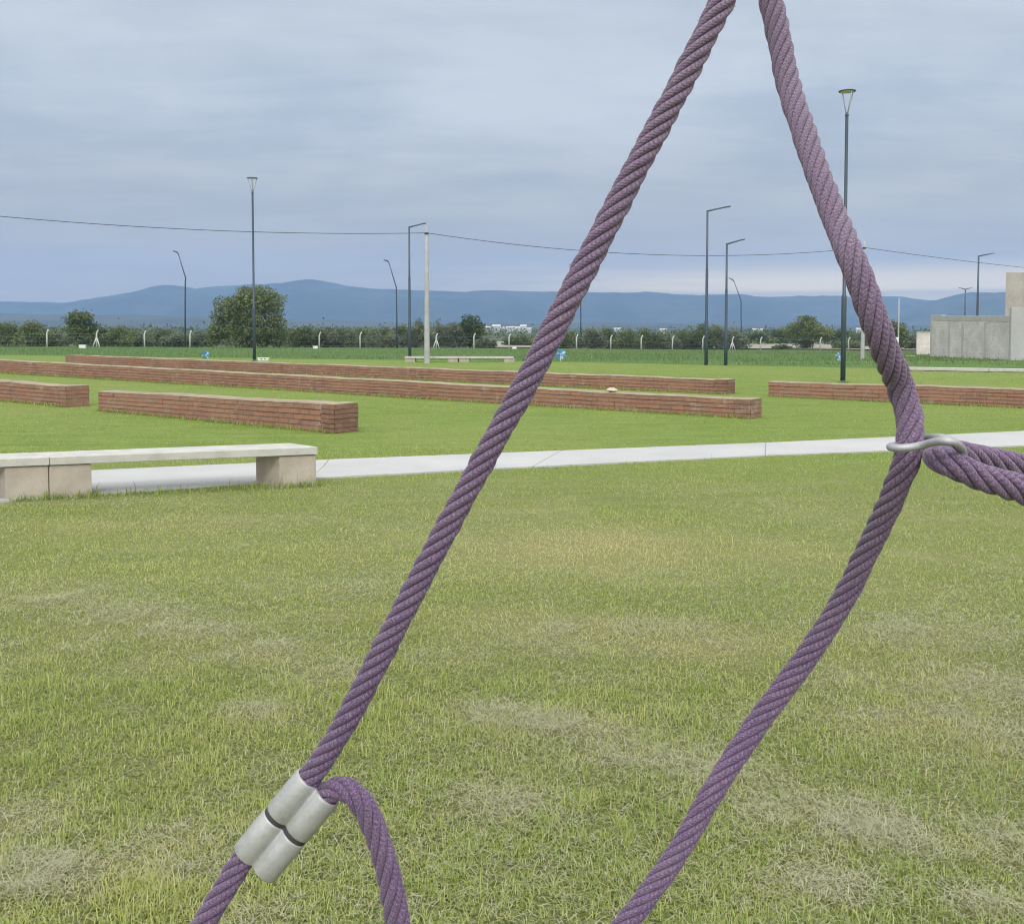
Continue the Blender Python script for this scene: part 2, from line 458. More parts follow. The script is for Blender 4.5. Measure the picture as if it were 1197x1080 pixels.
def scatter(zones, half=.62):
    X, Y, D = [], [], []
    for y0, y1, dens in zones:
        w1 = half * y1 + 1.2
        n = int(dens * (y1 - y0) * 2 * w1)
        y = rng.uniform(y0, y1, n); x = rng.uniform(-w1, w1, n)
        k = np.abs(x) < half * y + 1.2
        X.append(x[k]); Y.append(y[k])
    return np.concatenate(X), np.concatenate(Y)

def blades(name, x, y, h, w, lean, mat, tint, dry, lift=0.0, curl=.5, z=None):
    n = len(x)
    az = rng.uniform(0, 2 * math.pi, n); side = np.stack([-np.sin(az), np.cos(az), np.zeros(n)], -1)
    fw = np.stack([np.cos(az), np.sin(az), np.zeros(n)], -1)
    up = np.array([0, 0, 1.0])
    base = np.stack([x, y, (terrain(x, y) if z is None else z) + lift], -1)
    l1 = lean[:, None]; hh = h[:, None]
    mid = base + hh * .55 * (up * np.cos(l1) + fw * np.sin(l1))
    l2 = l1 * (1 + curl) + .15
    tip = mid + hh * .45 * (up * np.cos(l2) + fw * np.sin(l2))
    ww = w[:, None] * .5
    v = np.stack([base - side * ww, base + side * ww, mid + side * ww * .8, mid - side * ww * .8, tip], 1).reshape(-1, 3)
    b = np.arange(n) * 5
    loops = np.stack([b, b + 1, b + 2, b + 3, b + 3, b + 2, b + 4], -1).ravel()
    fn = np.tile([4, 3], n)
    return raw_mesh(name, v, fn, loops, mat, {'tint': np.repeat(tint, 5), 'dry': np.repeat(dry, 5)}, 'stuff')

x, y = scatter([(2.2, 3.2, 17000), (3.2, 4.5, 12500), (4.5, 6.5, 7000), (6.5, 9, 4000), (9, 13, 1800), (13, 20, 420), (20, 34, 120), (34, 45, 50)])
k = ~on_path(x, y, .01) & ~in_bench(x, y)
k &= rng.random(len(x)) < np.clip((fbm(x * 11, y * 11, 15, 2) - .34) * 5 + np.clip((y - 3.5) / 4, 0, 1), .25, 1)     # thin spots between the tufts
x, y = x[k], y[k]; n = len(x)
hay = blob(HAY, x, y); dry = dryness(x, y)
tuft = fbm(x * 5, y * 5, 21, 3); big = fbm(x * .8, y * .8, 33, 3)
h = (.029 - .007 * np.clip((y - 3.5) / 3, 0, 1)) * (0.55 + 1.0 * tuft) * rng.lognormal(0, .32, n) * (1 - .35 * hay) * (1 + .25 * (big - .5) * 2)
h = h * np.where(fbm(x * 2.2, y * 2.2, 91, 3) > .60, 1.45, 1.0)
h = np.where(y > 13, h * .8, h)
edge = on_path(x, y, .09); h = np.where(edge, h * 1.25, h)
w = (.0022 + .0009 * rng.random(n)) * (1 + np.clip(y - 4, 0, 40) * .13)
lean = np.clip(np.abs(rng.normal(.65, .6, n)) + .15 * np.clip((y - 3.5) / 3, 0, 1) + .5 * hay * rng.random(n), 0, 1.5)
tint = np.clip(.38 + .75 * (fbm(x * .45, y * .45, 41, 3) - .45) + .5 * (fbm(x * 2.5, y * 2.5, 47, 3) - .5) + rng.normal(0, .30, n), 0, 1)
dd = np.clip(dry * 1.0 + np.where(rng.random(n) < .10, .6, 0) + rng.normal(0, .06, n), 0, 1)
far_ = np.clip((y - 6) / 8, 0, 1)
tint = tint * (1 - .65 * far_) + .42 * .65 * far_; dd = dd * (1 - .45 * far_)
blades('grass', x, y, h, w, lean, 'grass', tint, dd, curl=1.1)
print('blades', n)

# loose mown clippings lying on the lawn
x, y = scatter([(2.2, 3.2, 34000), (3.2, 4.5, 25000), (4.5, 6.5, 16000), (6.5, 10, 8000), (10, 12, 1500)])
hb = blob(HAY, x, y); fr = fbm(x * 4.2, y * 4.2, 61, 4); fs = fbm(x * 1.4, y * 2.0, 67, 3)
pr = np.clip(hb * np.clip((fr - .26) * 2.6, 0, 1.2) * (.45 + .8 * fs), 0, 1) * .9 + .09 * np.clip((fs - .42) * 6, 0, 1) + .03
k = (rng.random(len(x)) < pr) & ~on_path(x, y, .02) & ~in_bench(x, y)
x, y, hb = x[k], y[k], hb[k]; n = len(x)
blades('grass_clippings', x, y, rng.uniform(.018, .06, n), (.0010 + .0011 * rng.random(n)) * (1 + np.clip(y - 4, 0, 40) * .1),
       np.clip(rng.normal(1.35, .22, n), .6, 1.72), 'hay', rng.random(n), (rng.random(n) < .18) * .8, lift=rng.uniform(.006, .026, n) + .08 * hb * rng.random(n) * np.clip(fbm(x * 6, y * 6, 77, 3) - .32, 0, 1), curl=.12)
print('clippings', n)

# longer rough grass on the falling ground towards the fence
y = rng.uniform(40, 118, 62000); x = rng.uniform(-1, 1, len(y)) * (y * .62 + 2)
k = (y + .55 * x) > 45.5
x, y = x[k], y[k]; n = len(x)
blades('rough_grass', x, y, (.05 + .13 * fbm(x * .25, y * .25, 71, 3)) * rng.lognormal(0, .3, n), .012 + .02 * rng.random(n),
       np.clip(np.abs(rng.normal(.35, .3, n)), 0, 1.2), 'rough', np.clip(fbm(x * .12, y * .12, 73, 3) + rng.normal(0, .2, n), 0, 1), (rng.random(n) < .06) * .7)

# tufts along the feet of walls, benches and posts
tx, ty = [], []
def tuft_line(a, b, dens=90, spread=.05):
    a, b = Vector(a), Vector(b); n = int((b - a).length * dens) + 3
    t = rng.random(n)
    tx.append(a.x + (b.x - a.x) * t + rng.normal(0, spread, n)); ty.append(a.y + (b.y - a.y) * t + rng.normal(0, spread, n))

# ---------------------------------------------------------------- ropes
def catmull(pts, step):
    P = [Vector(p) for p in pts]
    P = [P[0] * 2 - P[1]] + P + [P[-1] * 2 - P[-2]]
    out = []
    for i in range(1, len(P) - 2):
        p0, p1, p2, p3 = P[i - 1:i + 3]
        n = max(4, int((p2 - p1).length / step))
        a = .5
        t0 = 0; t1 = t0 + max((p1 - p0).length, 1e-6) ** a; t2 = t1 + max((p2 - p1).length, 1e-6) ** a; t3 = t2 + max((p3 - p2).length, 1e-6) ** a
        for q in range(n):
            t = t1 + (t2 - t1) * q / n
            A1 = p0 * ((t1 - t) / (t1 - t0)) + p1 * ((t - t0) / (t1 - t0)); A2 = p1 * ((t2 - t) / (t2 - t1)) + p2 * ((t - t1) / (t2 - t1)); A3 = p2 * ((t3 - t) / (t3 - t2)) + p3 * ((t - t2) / (t3 - t2))
            B1 = A1 * ((t2 - t) / (t2 - t0)) + A2 * ((t - t0) / (t2 - t0)); B2 = A2 * ((t3 - t) / (t3 - t1)) + A3 * ((t - t1) / (t3 - t1))
            out.append(B1 * ((t2 - t) / (t2 - t1)) + B2 * ((t - t1) / (t2 - t1)))
    out.append(P[-2]); return out
def smooth_path(pts, it):
    P = np.array([tuple(p) for p in pts])
    for _ in range(it):
        Q = P.copy(); Q[1:-1] = .25 * P[:-2] + .5 * P[1:-1] + .25 * P[2:]; P = Q
    return [Vector(p) for p in P]

ROPE_R = .0082
def rope(label, pts, phase=0.0, pitch=.062, sm=40, lay_seed=1, group=None, NS=6, slim=None):
    path = smooth_path(catmull([at(*p) for p in pts], .0010), sm)
    PER = 18
    n = NS * PER
    base = path[0]
    T = [(path[min(i + 1, len(path) - 1)] - path[max(i - 1, 0)]).normalized() for i in range(len(path))]
    up = T[0].orthogonal().normalized()
    verts = np.zeros((len(path), n, 3)); s = 0.0; sky_glare = np.zeros((len(path), n)); arc = np.zeros(len(path))
    uu = (np.arange(n) % PER + .5) / PER * 2 - 1
    loc = .5 + .5 * np.sin(uu * math.pi / 2)         # position across one strand, closer together in the grooves
    ang = (loc - .5) * (2 * math.pi / NS)
    c, rs = (.65, .35) if NS > 6 else (.62, .38)
    prof = c * np.cos(ang) + np.sqrt(np.maximum(rs * rs - (c * np.sin(ang)) ** 2, 0))
    strand = np.arange(n) // PER
    th = (strand + loc) * (2 * math.pi / NS)
    prof = prof - .13 * np.exp(-((1 - np.abs(loc * 2 - 1)) / .10) ** 2)
    for i, p in enumerate(path):
        if i: s += (p - path[i - 1]).length
        arc[i] = s
        up = (up - T[i] * up.dot(T[i])).normalized(); bi = T[i].cross(up)
        tw = phase + 2 * math.pi * s / pitch + .12 * math.sin(s * 37 + lay_seed)
        wob = 1 + .03 * np.sin(strand * 2.4 + s * 60 + lay_seed) + .02 * np.sin(strand * 4.1 + s * 210)
        rr = ROPE_R * prof * wob * (1 + .025 * math.sin(s * 23 + lay_seed * 2))
        if slim: rr = rr * (1 - slim[2] * min(max((slim[0] - p.z) / slim[1], 0), 1))      # drawn tighter below the ring
        A = th + tw
        U = np.array(up); B = np.array(bi)
        verts[i] = np.array(p - base) + rr[:, None] * (np.cos(A)[:, None] * U + np.sin(A)[:, None] * B)
        sky_glare[i] = np.clip((p.z - 1.40) / .40, 0, 1)
    m = len(path)
    i0 = (np.arange(m - 1)[:, None] * n + np.arange(n)[None]).ravel()
    i1 = (np.arange(m - 1)[:, None] * n + (np.arange(n)[None] + 1) % n).ravel()
    loops = np.stack([i0, i1, i1 + n, i0 + n], -1)
    caps = np.concatenate([np.arange(n)[::-1], (m - 1) * n + np.arange(n)])
    fn = np.concatenate([np.full(len(i0), 4), [n, n]])
    o = raw_mesh('climbing_rope', verts.reshape(-1, 3), fn, np.concatenate([loops.ravel(), caps]), 'rope', {'sky_glare': sky_glare.ravel()}, None, True)
    uvl = o.data.uv_layers.new(name='UVMap')
    u = np.concatenate([np.stack([loc[np.tile(np.arange(n), m - 1)]] * 4, -1).ravel(), np.zeros(2 * n)])
    # the last column of each strand must not wrap: offset its far edge
    uq = u[:len(i0) * 4].reshape(-1, 4); nxt = np.append(loc[1:], loc[0]); nxt = np.where(nxt < loc, 1.0, nxt); uq[:, 1] = np.tile(nxt, m - 1); uq[:, 2] = uq[:, 1]
    vq = np.stack([np.repeat(arc[:-1], n), np.repeat(arc[:-1], n), np.repeat(arc[1:], n), np.repeat(arc[1:], n)], -1)
    vq = vq + (np.tile(strand, m - 1) * .00107)[:, None]
    uv = np.stack([np.concatenate([uq.ravel(), np.zeros(2 * n)]), np.concatenate([vq.ravel(), np.zeros(2 * n)])], -1)
    uvl.data.foreach_set('uv', uv.astype(np.float32).ravel())
    o.location = base
    tag(o, label, 'rope', group)
    # loose fibres standing off the surface
    nf = int(s * 2600)
    ri = rng.integers(2, m - 2, nf); ci = rng.integers(0, n, nf)
    P = verts[ri, ci]; C = np.array([tuple(path[i] - base) for i in ri]); out = (P - C); out /= np.linalg.norm(out, axis=1)[:, None]
    tang = np.array([tuple(T[i]) for i in ri]); rnd = rng.normal(0, 1, (nf, 3))
    d1 = out * .55 + tang * rng.normal(0, .6, nf)[:, None] + rnd * .35; d1 /= np.linalg.norm(d1, axis=1)[:, None]
    L = rng.lognormal(-6.45, .55, nf)[:, None]
    sd = np.cross(d1, rnd); sd /= np.linalg.norm(sd, axis=1)[:, None]; hw = .00006
    mid = P + d1 * L * .5 + out * L * .1; tip = P + d1 * L + rng.normal(0, .25, (nf, 3)) * L
    v = np.stack([P - sd * hw, P + sd * hw, mid + sd * hw, mid - sd * hw, tip], 1).reshape(-1, 3)
    b = np.arange(nf) * 5
    lo = np.stack([b, b + 1, b + 2, b + 3, b + 3, b + 2, b + 4], -1).ravel()
    raw_mesh('loose_fibre', v, np.tile([4, 3], nf), lo, 'fuzz', None, 'stuff', False, o)
    return o

A_PTS = [(885, -90, .61), (860, -30, .612), (845, 0, .613), (795, 100, .613), (742, 200, .614), (711, 260, .615), (659.5, 360, .617), (619.5, 440, .62), (583.6, 504, .625),
         (515, 630, .635), (447.6, 760, .645), (401, 848, .652), (361, 910, .656), (324, 955, .656), (286.5, 1000, .656), (262, 1039, .655), (237.5, 1080, .654), (205, 1135, .652)]
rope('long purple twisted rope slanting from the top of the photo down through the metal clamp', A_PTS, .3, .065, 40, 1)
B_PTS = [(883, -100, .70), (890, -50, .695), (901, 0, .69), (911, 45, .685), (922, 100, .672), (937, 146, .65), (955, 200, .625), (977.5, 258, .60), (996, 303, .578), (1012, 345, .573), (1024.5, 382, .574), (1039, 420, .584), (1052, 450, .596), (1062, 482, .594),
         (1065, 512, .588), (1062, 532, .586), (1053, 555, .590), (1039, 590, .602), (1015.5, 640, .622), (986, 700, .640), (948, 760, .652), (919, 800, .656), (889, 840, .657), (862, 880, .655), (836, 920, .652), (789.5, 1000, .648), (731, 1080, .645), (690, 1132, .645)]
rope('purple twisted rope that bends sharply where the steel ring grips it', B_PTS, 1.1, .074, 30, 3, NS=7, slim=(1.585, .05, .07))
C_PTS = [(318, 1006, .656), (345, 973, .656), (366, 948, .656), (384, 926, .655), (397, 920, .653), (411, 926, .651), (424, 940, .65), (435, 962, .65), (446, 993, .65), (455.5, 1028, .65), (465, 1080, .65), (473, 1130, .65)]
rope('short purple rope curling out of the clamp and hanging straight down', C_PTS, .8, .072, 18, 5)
def zpt(x, y, d): return (1020 + x / 6.76, 480 + y / 6.76, d)
D_PTS = [zpt(1500, 520, .622), zpt(1197, 448, .615), zpt(1000, 405, .612), zpt(850, 372, .607), zpt(700, 345, .600), zpt(590, 345, .592), zpt(518, 358, .578), zpt(535, 382, .563), zpt(640, 430, .556),
         zpt(760, 485, .554), zpt(880, 535, .553), zpt(1000, 568, .553), zpt(1100, 596, .553), zpt(1197, 634, .554), zpt(1500, 760, .556)]
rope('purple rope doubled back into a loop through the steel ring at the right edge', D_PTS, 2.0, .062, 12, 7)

# twin ferrule clamp
def ferrule_outline(ro, a, n=22):
    """figure-eight outline of two touching tubes, valley slightly filled"""
    pts = []
    psi = math.acos(min(1, a / ro * .93))
    for k in range(n + 1):
        t = -math.pi + psi + (2 * math.pi - 2 * psi) * k / n
        pts.append((a + ro * math.cos(t), ro * math.sin(t)))
    for k in range(n + 1):
        t = psi + (2 * math.pi - 2 * psi) * k / n
        pts.append((-a + ro * math.cos(t), ro * math.sin(t)))
    return pts
cl_top = at(372, 919, .656); cl_bot = at(297.4, 1008.8, .656)
ax = (cl_bot - cl_top).normalized()
view = (cl_top.lerp(cl_bot, .5) - Vector((0, 0, CAMZ))).normalized()
sx = ax.cross(view).normalized()
if sx.x < 0: sx = -sx
sy = sx.cross(ax).normalized()
clamp = thing('rope_clamp', 'grey cast metal double clamp gripping two purple ropes near the bottom', 'rope clamp', cl_top)
Ltot = (cl_bot - cl_top).length; gap = .0025
RO, AA = .0098, .0083
def ferrule(s0, s1, inner):
    mb = MB(); rings = []
    prof = [(s0 + .006, RO - .0026), (s0 + .0004, RO - .0020), (s0, RO - .0014), (s0 + .0004, RO - .0004), (s0 + .0014, RO),
            (s1 - .0014, RO), (s1 - .0004, RO - .0004), (s1, RO - .0014), (s1 - .0004, RO - .0020), (s1 - .006, RO - .0026)]
    for s_, r in prof:
        o = ferrule_outline(r, AA)
        rings.append((mb.add([ax * s_ + sx * px + sy * py for px, py in o]), len(o)))
    for (a, n), (b, _) in zip(rings, rings[1:]):
        for k in range(n): mb.face((a + k, a + (k + 1) % n, b + (k + 1) % n, b + k), None, True)
    a, n = rings[0]; mb.face([a + k for k in reversed(range(n))]); a, n = rings[-1]; mb.face([a + k for k in range(n)])
    o = mb.build('ferrule', 'alu', clamp)
    e = o.modifiers.new('edges', 'EDGE_SPLIT'); e.split_angle = R(50)
    return o
ferrule(0, Ltot / 2 - gap / 2, .0); ferrule(Ltot / 2 + gap / 2, Ltot, .0)
mb = MB()                                        # dark sleeve over the ropes: the slit's darkness put into its colour
for sg in (-1, 1):
    pass
o_ = ferrule_outline(RO - .0007, AA)
i0 = mb.add([ax * (Ltot / 2 - .004) + sx * p + sy * q for p, q in o_]); i1 = mb.add([ax * (Ltot / 2 + .004) + sx * p + sy * q for p, q in o_]); nn = len(o_)
for k in range(nn): mb.face((i0 + k, i0 + (k + 1) % nn, i1 + (k + 1) % nn, i1 + k), None, True)
mb.build('dark_sleeve', 'dark', clamp)

# steel ring
RING = [zpt(150, 292, .567), zpt(215, 298, .564), zpt(300, 292, .563), zpt(400, 272, .560), zpt(480, 248, .551), zpt(560, 238, .543), zpt(630, 246, .542), zpt(680, 275, .548), zpt(712, 325, .566), zpt(722, 370, .578),
        zpt(716, 370, .587), zpt(700, 320, .586), zpt(660, 255, .583), zpt(600, 220, .580), zpt(530, 208, .583), zpt(450, 214, .590), zpt(380, 232, .598), zpt(290, 258, .600), zpt(215, 272, .596), zpt(165, 278, .587), zpt(141, 284, .577)]
rp = [at(*p) for p in RING]
loop = smooth_path(catmull(rp + rp[:3], .0012), 14)
cut = min(range(len(loop) // 2, len(loop)), key=lambda i: (loop[i] - loop[4]).length)
loop = loop[4:cut]
mb = MB(); n = 14; rings = []
c0 = loop[0]; up = None
for i, p in enumerate(loop):
    T = (loop[(i + 1) % len(loop)] - loop[i - 1]).normalized()
    if up is None: up = T.orthogonal().normalized()
    up = (up - T * up.dot(T)).normalized(); bi = T.cross(up)
    rings.append(mb.add([p - c0 + (up * math.cos(2 * math.pi * k / n) + bi * math.sin(2 * math.pi * k / n)) * .0023 for k in range(n)]))
for i in range(len(rings) - 1):
    a, b = rings[i], rings[i + 1]
    for k in range(n): mb.face((a + k, a + (k + 1) % n, b + (k + 1) % n, b + k), None, True)
a, b = rings[-1], rings[0]
best = min(range(n), key=lambda s_: (mb.v[a] - mb.v[b + s_]).length)
for k in range(n): mb.face((a + k, a + (k + 1) % n, b + (k + 1 + best) % n, b + (k + best) % n), None, True)
ring = mb.build('steel_ring', 'steel', None, c0)
tag(ring, 'bent grey steel ring linking the bent rope to the looped rope', 'ring')

# ---------------------------------------------------------------- benches
def bench(label, origin, U, Vd, length, legs, hs, ts, legw, group, bury=0.0):
    """origin: front foot corner at one end; U unit along, Vd depth vector"""
    t = thing('concrete_bench', label, 'bench', origin, 0, group)
    Z = Vector((0, 0, 1)); lip = Vd.normalized() * -.025
    def par(a0, a1, z0, z1, ex):
        p = [U * a0 + lip * ex, U * a1 + lip * ex, U * a1 + Vd - lip * ex, U * a0 + Vd - lip * ex]
        return [q + Z * z0 for q in p], [q + Z * z1 for q in p]
    mb = MB(); mb.prism(*par(.003, length - .003, hs, hs + ts, 1.0)); mb.build('seat', 'slab', t, bevel=.006)
    for a in legs:
        mb = MB(); mb.prism(*par(a, a + legw, -.06, hs - .006, 0.0)); mb.build('leg', 'block', t, bevel=.008)
    return t
gB = 'pale concrete benches in the park'
BL = 2.51
bench('pale concrete bench beside the path, right end with its leg in full view', B0, BENCH_U, BENCH_V, BL, (.004, 2.135), .322, .078, .37, gB)
bench('pale concrete bench cut off by the left edge of the photo', B0 - BENCH_U * BL, BENCH_U, BENCH_V, BL, (.005, BL - .375), .322, .078, .37, gB)
for a0, a1 in ((-.38, .38), (2.13, 2.51)):
    tuft_line(B0 + BENCH_U * a0 - BENCH_V * .12, B0 + BENCH_U * a1 - BENCH_V * .12, 320, .03)
tuft_line(B0 + BENCH_U * .40, B0 + BENCH_U * .40 + BENCH_V, 300, .03)
tuft_line(B0 + BENCH_U * .5 - BENCH_V * .1, B0 + BENCH_U * 2.2 - BENCH_V * .1, 120, .06)

yb = 43.6
pl = at_y(473, 418, yb); pr = at_y(600, 419, yb)
wd = (pr.x - pl.x) / 2
for q, lab in ((0, 'far pale bench behind the brick walls, left of two joined'), (1, 'far pale bench behind the brick walls, right of two joined')):
    bench(lab, Vector((pl.x + wd * q, yb, .243 - .40)), Vector((1, -.012, 0)).normalized(), Vector((.03, .36, 0)), wd, (.01, wd - .5) if q == 0 else (.01, wd - .4), .318, .082, .45, gB)
pl = G(1062, 429.5, .12); pr = G(1197, 431.6, .12)
U = (pr - pl).normalized()
bench('far pale bench low in the grass before the block building', Vector((pl.x, pl.y, .12 - .40)), U, Vector((.1, .42, 0)), 2.6, (.15, 2.1), .30, .10, .4, gB)
bench('far pale bench cut off by the right edge of the photo', Vector((pl.x, pl.y, .12 - .40)) + U * 2.61, U, Vector((.1, .42, 0)), 2.6, (.05, 2.1), .30, .10, .4, gB)

# ---------------------------------------------------------------- brick walls
WD = Vector((.8, -.6, 0)); WN = Vector((.6, .8, 0))         # along, and away from the camera
def brick_wall(label, front_left, length, hl, hr, pier_right=True, pier_left=False, thick=.40):
    t = thing('brick_wall', label, 'low wall', front_left, 0, 'low red brick walls')
    Z = Vector((0, 0, 1))
    n = max(2, int(length / .5)); seed = random.random() * 50
    def top(s): return hl + (hr - hl) * s / length + .006 * math.sin(s * 1.7 + seed) + .004 * math.sin(s * 5.3 + seed)
    def front(s): return .012 * math.sin(s * .9 + seed)
    mb = MB()
    st = [length * k / n for k in range(n + 1)]
    fr = [(WD * s + WN * front(s)) for s in st]; bk = [(WD * s + WN * (front(s) + thick)) for s in st]
    def quad(a, b, za, zb, s0, s1):
        i = mb.add([a - Z * .05, b - Z * .05, b + Z * zb, a + Z * za]); mb.face((i, i + 1, i + 2, i + 3), ((s0, -.05), (s1, -.05), (s1, zb), (s0, za)))
    # front and back in real courses: proud brick rows, raked joints between, each run a few millimetres out of line
    rj = random.Random(int(length * 977))
    def courses(A, B, N, za, zb, s0, s1):
        nc = max(1, round(max(za, zb) / .078)); N = Vector(N)
        for q in range(-1, nc):
            f0, f1 = q / nc, (q + 1) / nc
            j = rj.uniform(-.005, .007); e = .0055
            rows = [(A, f0 * za, B, f0 * zb, -.012), (A, f0 * za + e, B, f0 * zb + e, j), (A, f1 * za - e, B, f1 * zb - e, j), (A, f1 * za, B, f1 * zb, -.012)]
            i = mb.add([p_ for (a_, z_a, b_, z_b, o_) in rows for p_ in (a_ + Z * z_a + N * o_, b_ + Z * z_b + N * o_)])
            v = [f0 * nc * .078, f0 * nc * .078 + e, f1 * nc * .078 - e, f1 * nc * .078]
            for w_ in range(3):
                mb.face((i + 2 * w_, i + 2 * w_ + 1, i + 2 * w_ + 3, i + 2 * w_ + 2), ((s0, v[w_] - .001), (s1, v[w_] - .001), (s1, v[w_ + 1] - .001), (s0, v[w_ + 1] - .001)))
    for k in range(n):
        courses(fr[k], fr[k + 1], -WN, top(st[k]), top(st[k + 1]), st[k], st[k + 1])
        courses(bk[k + 1], bk[k], WN, top(st[k + 1]), top(st[k]), st[k + 1], st[k])
        i = mb.add([fr[k] + Z * top(st[k]), fr[k + 1] + Z * top(st[k + 1]), bk[k + 1] + Z * top(st[k + 1]), bk[k] + Z * top(st[k])])
        mb.face((i, i + 1, i + 2, i + 3), ((st[k], 0), (st[k + 1], 0), (st[k + 1], thick), (st[k], thick)))
    quad(bk[0], fr[0], top(0), top(0), 0, thick); quad(fr[-1], bk[-1], top(length), top(length), 0, thick)
    mb.build('brickwork', 'brick', t)
    # mortar bed on top, split into uneven runs so the edge is ragged
    mb = MB(); m = max(3, int(length / .25))
    prev = None
    for k in range(m + 1):
        s = length * k / m
        j = .012 * (random.random() - .5); jz = .012 + .010 * random.random()
        row = [WD * s + WN * (front(s) + .015 + j) + Z * (top(s) - .004), WD * s + WN * (front(s) + .022 + j) + Z * (top(s) + jz),
               WD * s + WN * (front(s) + thick - .022 + j) + Z * (top(s) + jz), WD * s + WN * (front(s) + thick - .012) + Z * (top(s) - .004)]
        i = mb.add(row)
        if prev is not None:
            for q in range(3): mb.face((prev + q, i + q, i + q + 1, prev + q + 1))
        prev = i
    mb.build('mortar_cap', 'mortar', t)
    for on, s0, h in ((pier_right, length + .003, hr), (pier_left, -.303, hl)):
        if not on: continue
        mb = MB(); e = .045; L = .30
        p = [WD * s0 - WN * e, WD * (s0 + L) - WN * e, WD * (s0 + L) + WN * (thick + e), WD * s0 + WN * (thick + e)]
        pc = sum(p, Vector()) / 4; pin = [pc + (q - pc) * .955 for q in p]
        mb.prism([q - Z * .05 for q in pin], [q + Z * (h + .012) for q in pin])
        for w_ in range(4):
            A, B = p[w_], p[(w_ + 1) % 4]; N_ = Vector(((B - A).y, -(B - A).x, 0)).normalized()
            courses(A, B, N_, h + .012, h + .012, s0, s0 + (B - A).length)
        pr_ = mb.build('end_pier', 'brickdark', t)
        mb = MB(); p = [q * 1.0 for q in p]; c = sum(p, Vector()) / 4
        p = [c + (q - c) * .93 for q in p]
        mb.prism([q + Z * (h + .0125) for q in p], [q + Z * (h + .028) for q in p]); mb.build('mortar_cap', 'mortar', pr_, bevel=.006)
    f0 = Vector(front_left)
    tuft_line(f0 - WN * .05, f0 + WD * (length + .3) - WN * .07, 95, .04)
    return t
fl = G(116, 480); fr_ = G(378, 505)
WDn = (fr_ - fl).normalized()
WD = Vector((.8, -.6, 0)).normalized(); 
Lnear = (fr_ - fl).dot(WD)
near_left = fr_ - WD * Lnear
brick_wall('nearest low brick wall, its dark end pier facing the benches', near_left, Lnear, .365, .42)
pr1 = Vector((-9.14, 19.86, 0))
brick_wall('low brick wall running off the left edge behind the near bench', pr1 - WD * 7.0, 7.0, .42, .40)
mr = G(859.5, 488.3)
Lmid = 31.0
mid_left = mr - WD * Lmid
brick_wall('longest low brick wall crossing the lawn, a pale stone on its top', mid_left, Lmid, .45, .315)
br_ = G(836, 460.5)
brick_wall('rearmost long brick wall parallel behind the longest one', br_ - WD * 29.4, 29.4, .375, .33)
rl = G(898, 463.6)
brick_wall('low brick wall behind the bent rope, running off the right edge', rl, 9.0, .325, .39, False, False)

# stone on the long wall
s_ = Lmid - 2.62
ct = mid_left + WD * s_ + WN * .12
t0 = .45 + (.315 - .45) * s_ / Lmid
mb = MB(); prof = []
rings = []
for k in range(7):
    ph = -math.pi / 2 + math.pi * k / 6
    rings.append(mb.add([(.105 * math.cos(ph) * math.cos(a) * (1 + .22 * math.sin(3 * a + k)), .08 * math.cos(ph) * math.sin(a) * (1 + .2 * math.cos(2 * a + k * 1.3)), .045 * math.sin(ph) * (1 + .2 * math.sin(a)) + .044) for a in [2 * math.pi * q / 12 for q in range(12)]]))
for a, b in zip(rings, rings[1:]):
    for k in range(12): mb.face((a + k, a + (k + 1) % 12, b + (k + 1) % 12, b + k))
mb.face([rings[0] + k for k in reversed(range(12))]); mb.face([rings[-1] + k for k in range(12)])
st_ = mb.build('loose_stone', 'stone', None, (ct.x, ct.y, t0 + .012)); tag(st_, 'pale rough stone lying on top of the longest brick wall', 'stone')

# ---------------------------------------------------------------- park lamps
def park_lamp(label, px, py_base, py_top):
    g = G(px, py_base); top = at_y(px, py_top, g.y).z
    t = thing('park_lamp', label, 'lamp post', g, 0, 'tall park lamps with inverted cone heads')
    mb = MB(); mb.lathe([(.072, -.1), (.072, 2.45), (.062, 2.5), (.050, 2.52), (.044, top - .72), (.044, top - .66)], 16); mb.build('pole', 'pole', t)
    mb = MB(); mb.lathe([(.13, 0.0), (.13, .02), (.09, .03), (.074, .06)], 16); mb.build('base_plate', 'pole', t)
    mb = MB(); mb.lathe([(.048, top - .72), (.055, top - .68), (.04, top - .64), (.025, top - .60)], 14); mb.build('socket', 'pole', t)
    for k in range(4):
        a = k * math.pi / 2 + .35
        mb = MB(); mb.tube([(.02 * math.cos(a), .02 * math.sin(a), top - .66), (.11 * math.cos(a), .11 * math.sin(a), top - .34), (.205 * math.cos(a), .205 * math.sin(a), top - .02)], .013, 8); mb.build('head_rod', 'rod', t)
    mb = MB(); mb.lathe([(.20, top - .026), (.236, top - .024), (.242, top - .014), (.235, top - .002), (.12, top + .008), (.02, top + .012)], 24)
    cap = mb.build('head_cap', 'pole', t)
    mb = MB(); mb.lathe([(.02, top - .036), (.17, top - .034), (.19, top - .027)], 20); mb.build('lens', 'lens', cap)
    tuft_line(g + Vector((-.1, -.1, 0)), g + Vector((.1, -.1, 0)), 150, .05)
    return t
park_lamp('tall lamp post with cone head in front of the big bushy tree', 297.5, 422.3, 208)
park_lamp('tall lamp post with cone head close behind the bent rope at right', 985.2, 447, 106.5)

